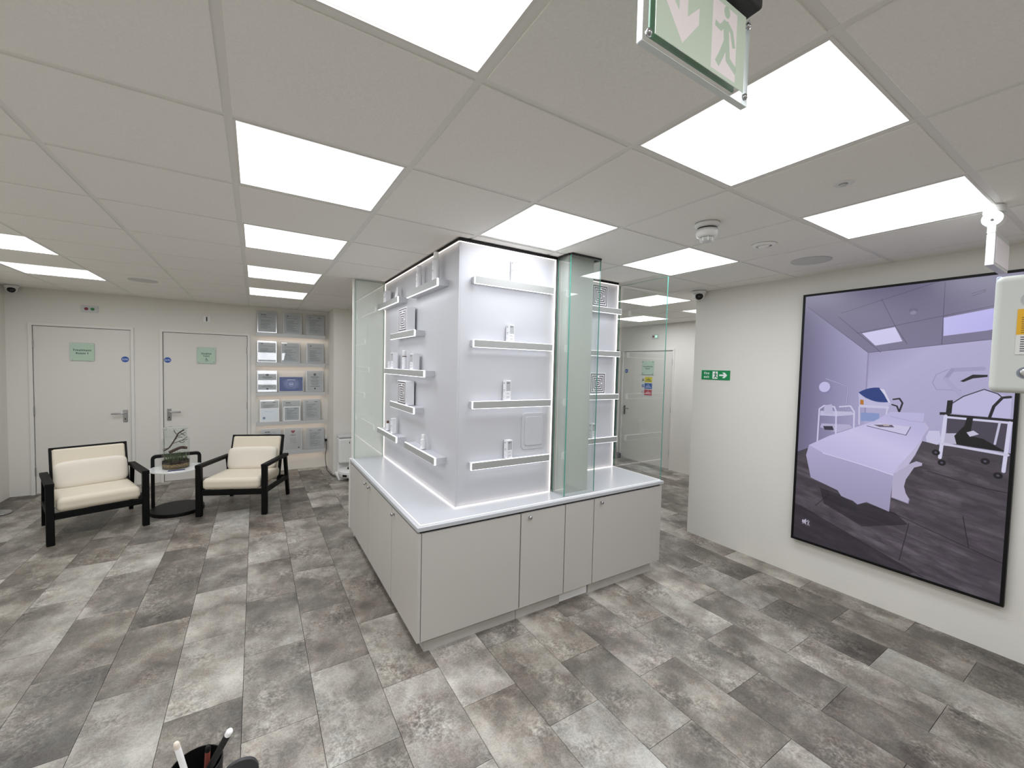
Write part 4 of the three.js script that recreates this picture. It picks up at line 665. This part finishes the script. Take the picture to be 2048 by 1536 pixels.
// ---------------------------------------------------------------- device at the right edge
{
  const t = thing('equipment_head', 'white device housing with yellow warning label at the right picture edge', 'device', [1.19, 1.609, -0.185], -Math.PI / 2);
  const W = 0.34, H = 0.219;               // local: x to the right of the picture, face towards +z
  part('housing', rbox(0, W, 0, H, -0.06, 0, 0.012, 4), std(0xc4c7c0, 0.45), t);
  part('seam', rbox(-0.0015, 0.006, 0.012, H + 0.003, -0.05, -0.02, 0.003, 2), std(0xb9c4d4, 0.3), t);
  const rc = new THREE.Shape(); rc.absarc(0.047, 0.172, 0.0135, Math.PI / 2, Math.PI * 1.5); rc.lineTo(0.29, 0.1585); rc.absarc(0.29, 0.172, 0.0135, -Math.PI / 2, Math.PI / 2); part('grip_recess', new THREE.ExtrudeGeometry(rc, { depth: 0.0012, bevelEnabled: false }), std(0xa9adab, 0.5), t);
  const b2 = new THREE.Shape(); b2.absarc(0.045, 0.038, 0.0105, Math.PI / 2, Math.PI * 1.5); b2.lineTo(0.29, 0.0275); b2.absarc(0.29, 0.038, 0.0105, -Math.PI / 2, Math.PI / 2); part('screw_slot', new THREE.ExtrudeGeometry(b2, { depth: 0.0012, bevelEnabled: false }), std(0x7b828a, 0.5), t);
  for (const x of [0.0465, 0.288]) { const k = part('screw', lathe([[0, 0], [0.0085, 0], [0.0075, 0.003], [0.002, 0.0035], [0, 0.0025]], 20).rotateX(Math.PI / 2), M.chrome, t); k.position.set(x, 0.038, 0.0012); }
  const lt = canvasTex(512, 512, g => { g.fillStyle = '#d2d2ce'; g.fillRect(0, 0, 512, 512); g.fillStyle = '#d9a514'; g.fillRect(0, 0, 512, 290); g.fillStyle = '#3c2f0c'; g.beginPath(); g.moveTo(70, 20); g.lineTo(100, 66); g.lineTo(40, 66); g.fill(); g.font = `bold 46px ${F}`; g.fillText('DANGER', 130, 64); g.fillStyle = '#7d600f'; for (let y = 92; y < 270; y += 24) g.fillRect(24, y, 380 + (y * 7) % 90, 10); g.fillStyle = '#3b3b3b'; for (let y = 312; y < 490; y += 26) { g.fillRect(24, y, 90 + (y * 11) % 90, 11); g.fillRect(270, y, 120 + (y * 5) % 100, 11); } });
  const p = part('warning_label', printPlane(0.115, 0.083), std(0xffffff, 0.4, { map: lt }), t); p.position.set(0.0885, 0.113, 0.0008); 
  part('top_knob', lathe([[0, 0], [0.026, 0], [0.03, 0.006], [0.027, 0.014], [0.015, 0.018], [0, 0.018]], 28).translate(0.062, H, -0.03), M.plastic, t);
  part('pole', cyl(0.02, 0.02, 1.64, 20).translate(0.22, -0.78, -0.085), M.plasticGrey, t); part('foot', lathe([[0, 0], [0.17, 0], [0.17, 0.02], [0.04, 0.04], [0, 0.04]], 32).translate(0.22, -1.609, -0.085), M.plasticGrey, t);
}

// ---------------------------------------------------------------- desk edge with pen pot
{
  const d = thing('reception_desk', 'reception desk below the picture edge carrying the pen pot', 'desk');
  part('desk_top', rbox(-1.6, -0.012, 0.73, 0.76, -1.0, -0.35, 0.004, 2), M.cabinet, d); part('front_panel', box(-1.58, -0.04, 0.0, 0.73, -0.93, -0.91), M.cabinet, d); part('side_panel', box(-1.58, -1.56, 0, 0.73, -0.909, -0.37), M.cabinet, d); part('side_panel', box(-0.06, -0.04, 0, 0.73, -0.909, -0.37), M.cabinet, d);
  const t = thing('pen_pot', 'black pen pot with a dark rounded side plate at the bottom edge', 'pen pot', [-0.097, 0.7605, -0.952]);
  part('cup', lathe([[0, 0.0], [0.036, 0], [0.039, 0.004], [0.0425, 0.098], [0.0425, 0.1], [0.04, 0.1], [0.0365, 0.006], [0, 0.005]], 40), M.black, t);
  const pl = new THREE.Shape(); pl.moveTo(-0.03, 0); pl.lineTo(-0.03, 0.072); pl.quadraticCurveTo(-0.026, 0.096, 0.0, 0.097); pl.quadraticCurveTo(0.026, 0.096, 0.03, 0.07); pl.lineTo(0.03, 0); part('side_plate', new THREE.ExtrudeGeometry(pl, { depth: 0.006, bevelEnabled: true, bevelSize: 0.001, bevelThickness: 0.001, bevelSegments: 2 }).translate(0.071, 0, 0.025), M.darkGrey, t);
  const pen = (label, a, b, r, mat, tip) => {
    const p = thing('pen', label, 'pen', a), v = new THREE.Vector3(...b).sub(new THREE.Vector3(...a)), L = v.length(); p.quaternion.setFromUnitVectors(new THREE.Vector3(0, 1, 0), v.normalize());
    part('barrel', lathe([[0, 0], [r * 0.6, 0.0], [r, 0.01], [r, L - 0.012], [0, L - 0.012]], 20), mat, p); part('end_cap', lathe([[r * 0.98, L - 0.012], [r, L - 0.004], [r * 0.7, L], [0, L]], 20), tip, p);
  };
  pen('white pen leaning left in the black pen pot', [-0.092, 0.768, -0.938], [-0.124, 0.935, -0.93], 0.0048, M.whiteGloss, std(0xd9cdbd, 0.5));
  pen('black pen with a white tip leaning right in the pen pot', [-0.11, 0.77, -0.971], [-0.04, 0.955, -0.885], 0.0058, M.black, M.whiteGloss);
  pen('reddish-brown pencil in the middle of the pen pot', [-0.085, 0.768, -0.955], [-0.078, 0.895, -0.945], 0.0045, std(0x7d3f34, 0.4), M.black);
}

renderer.render(scene, camera);
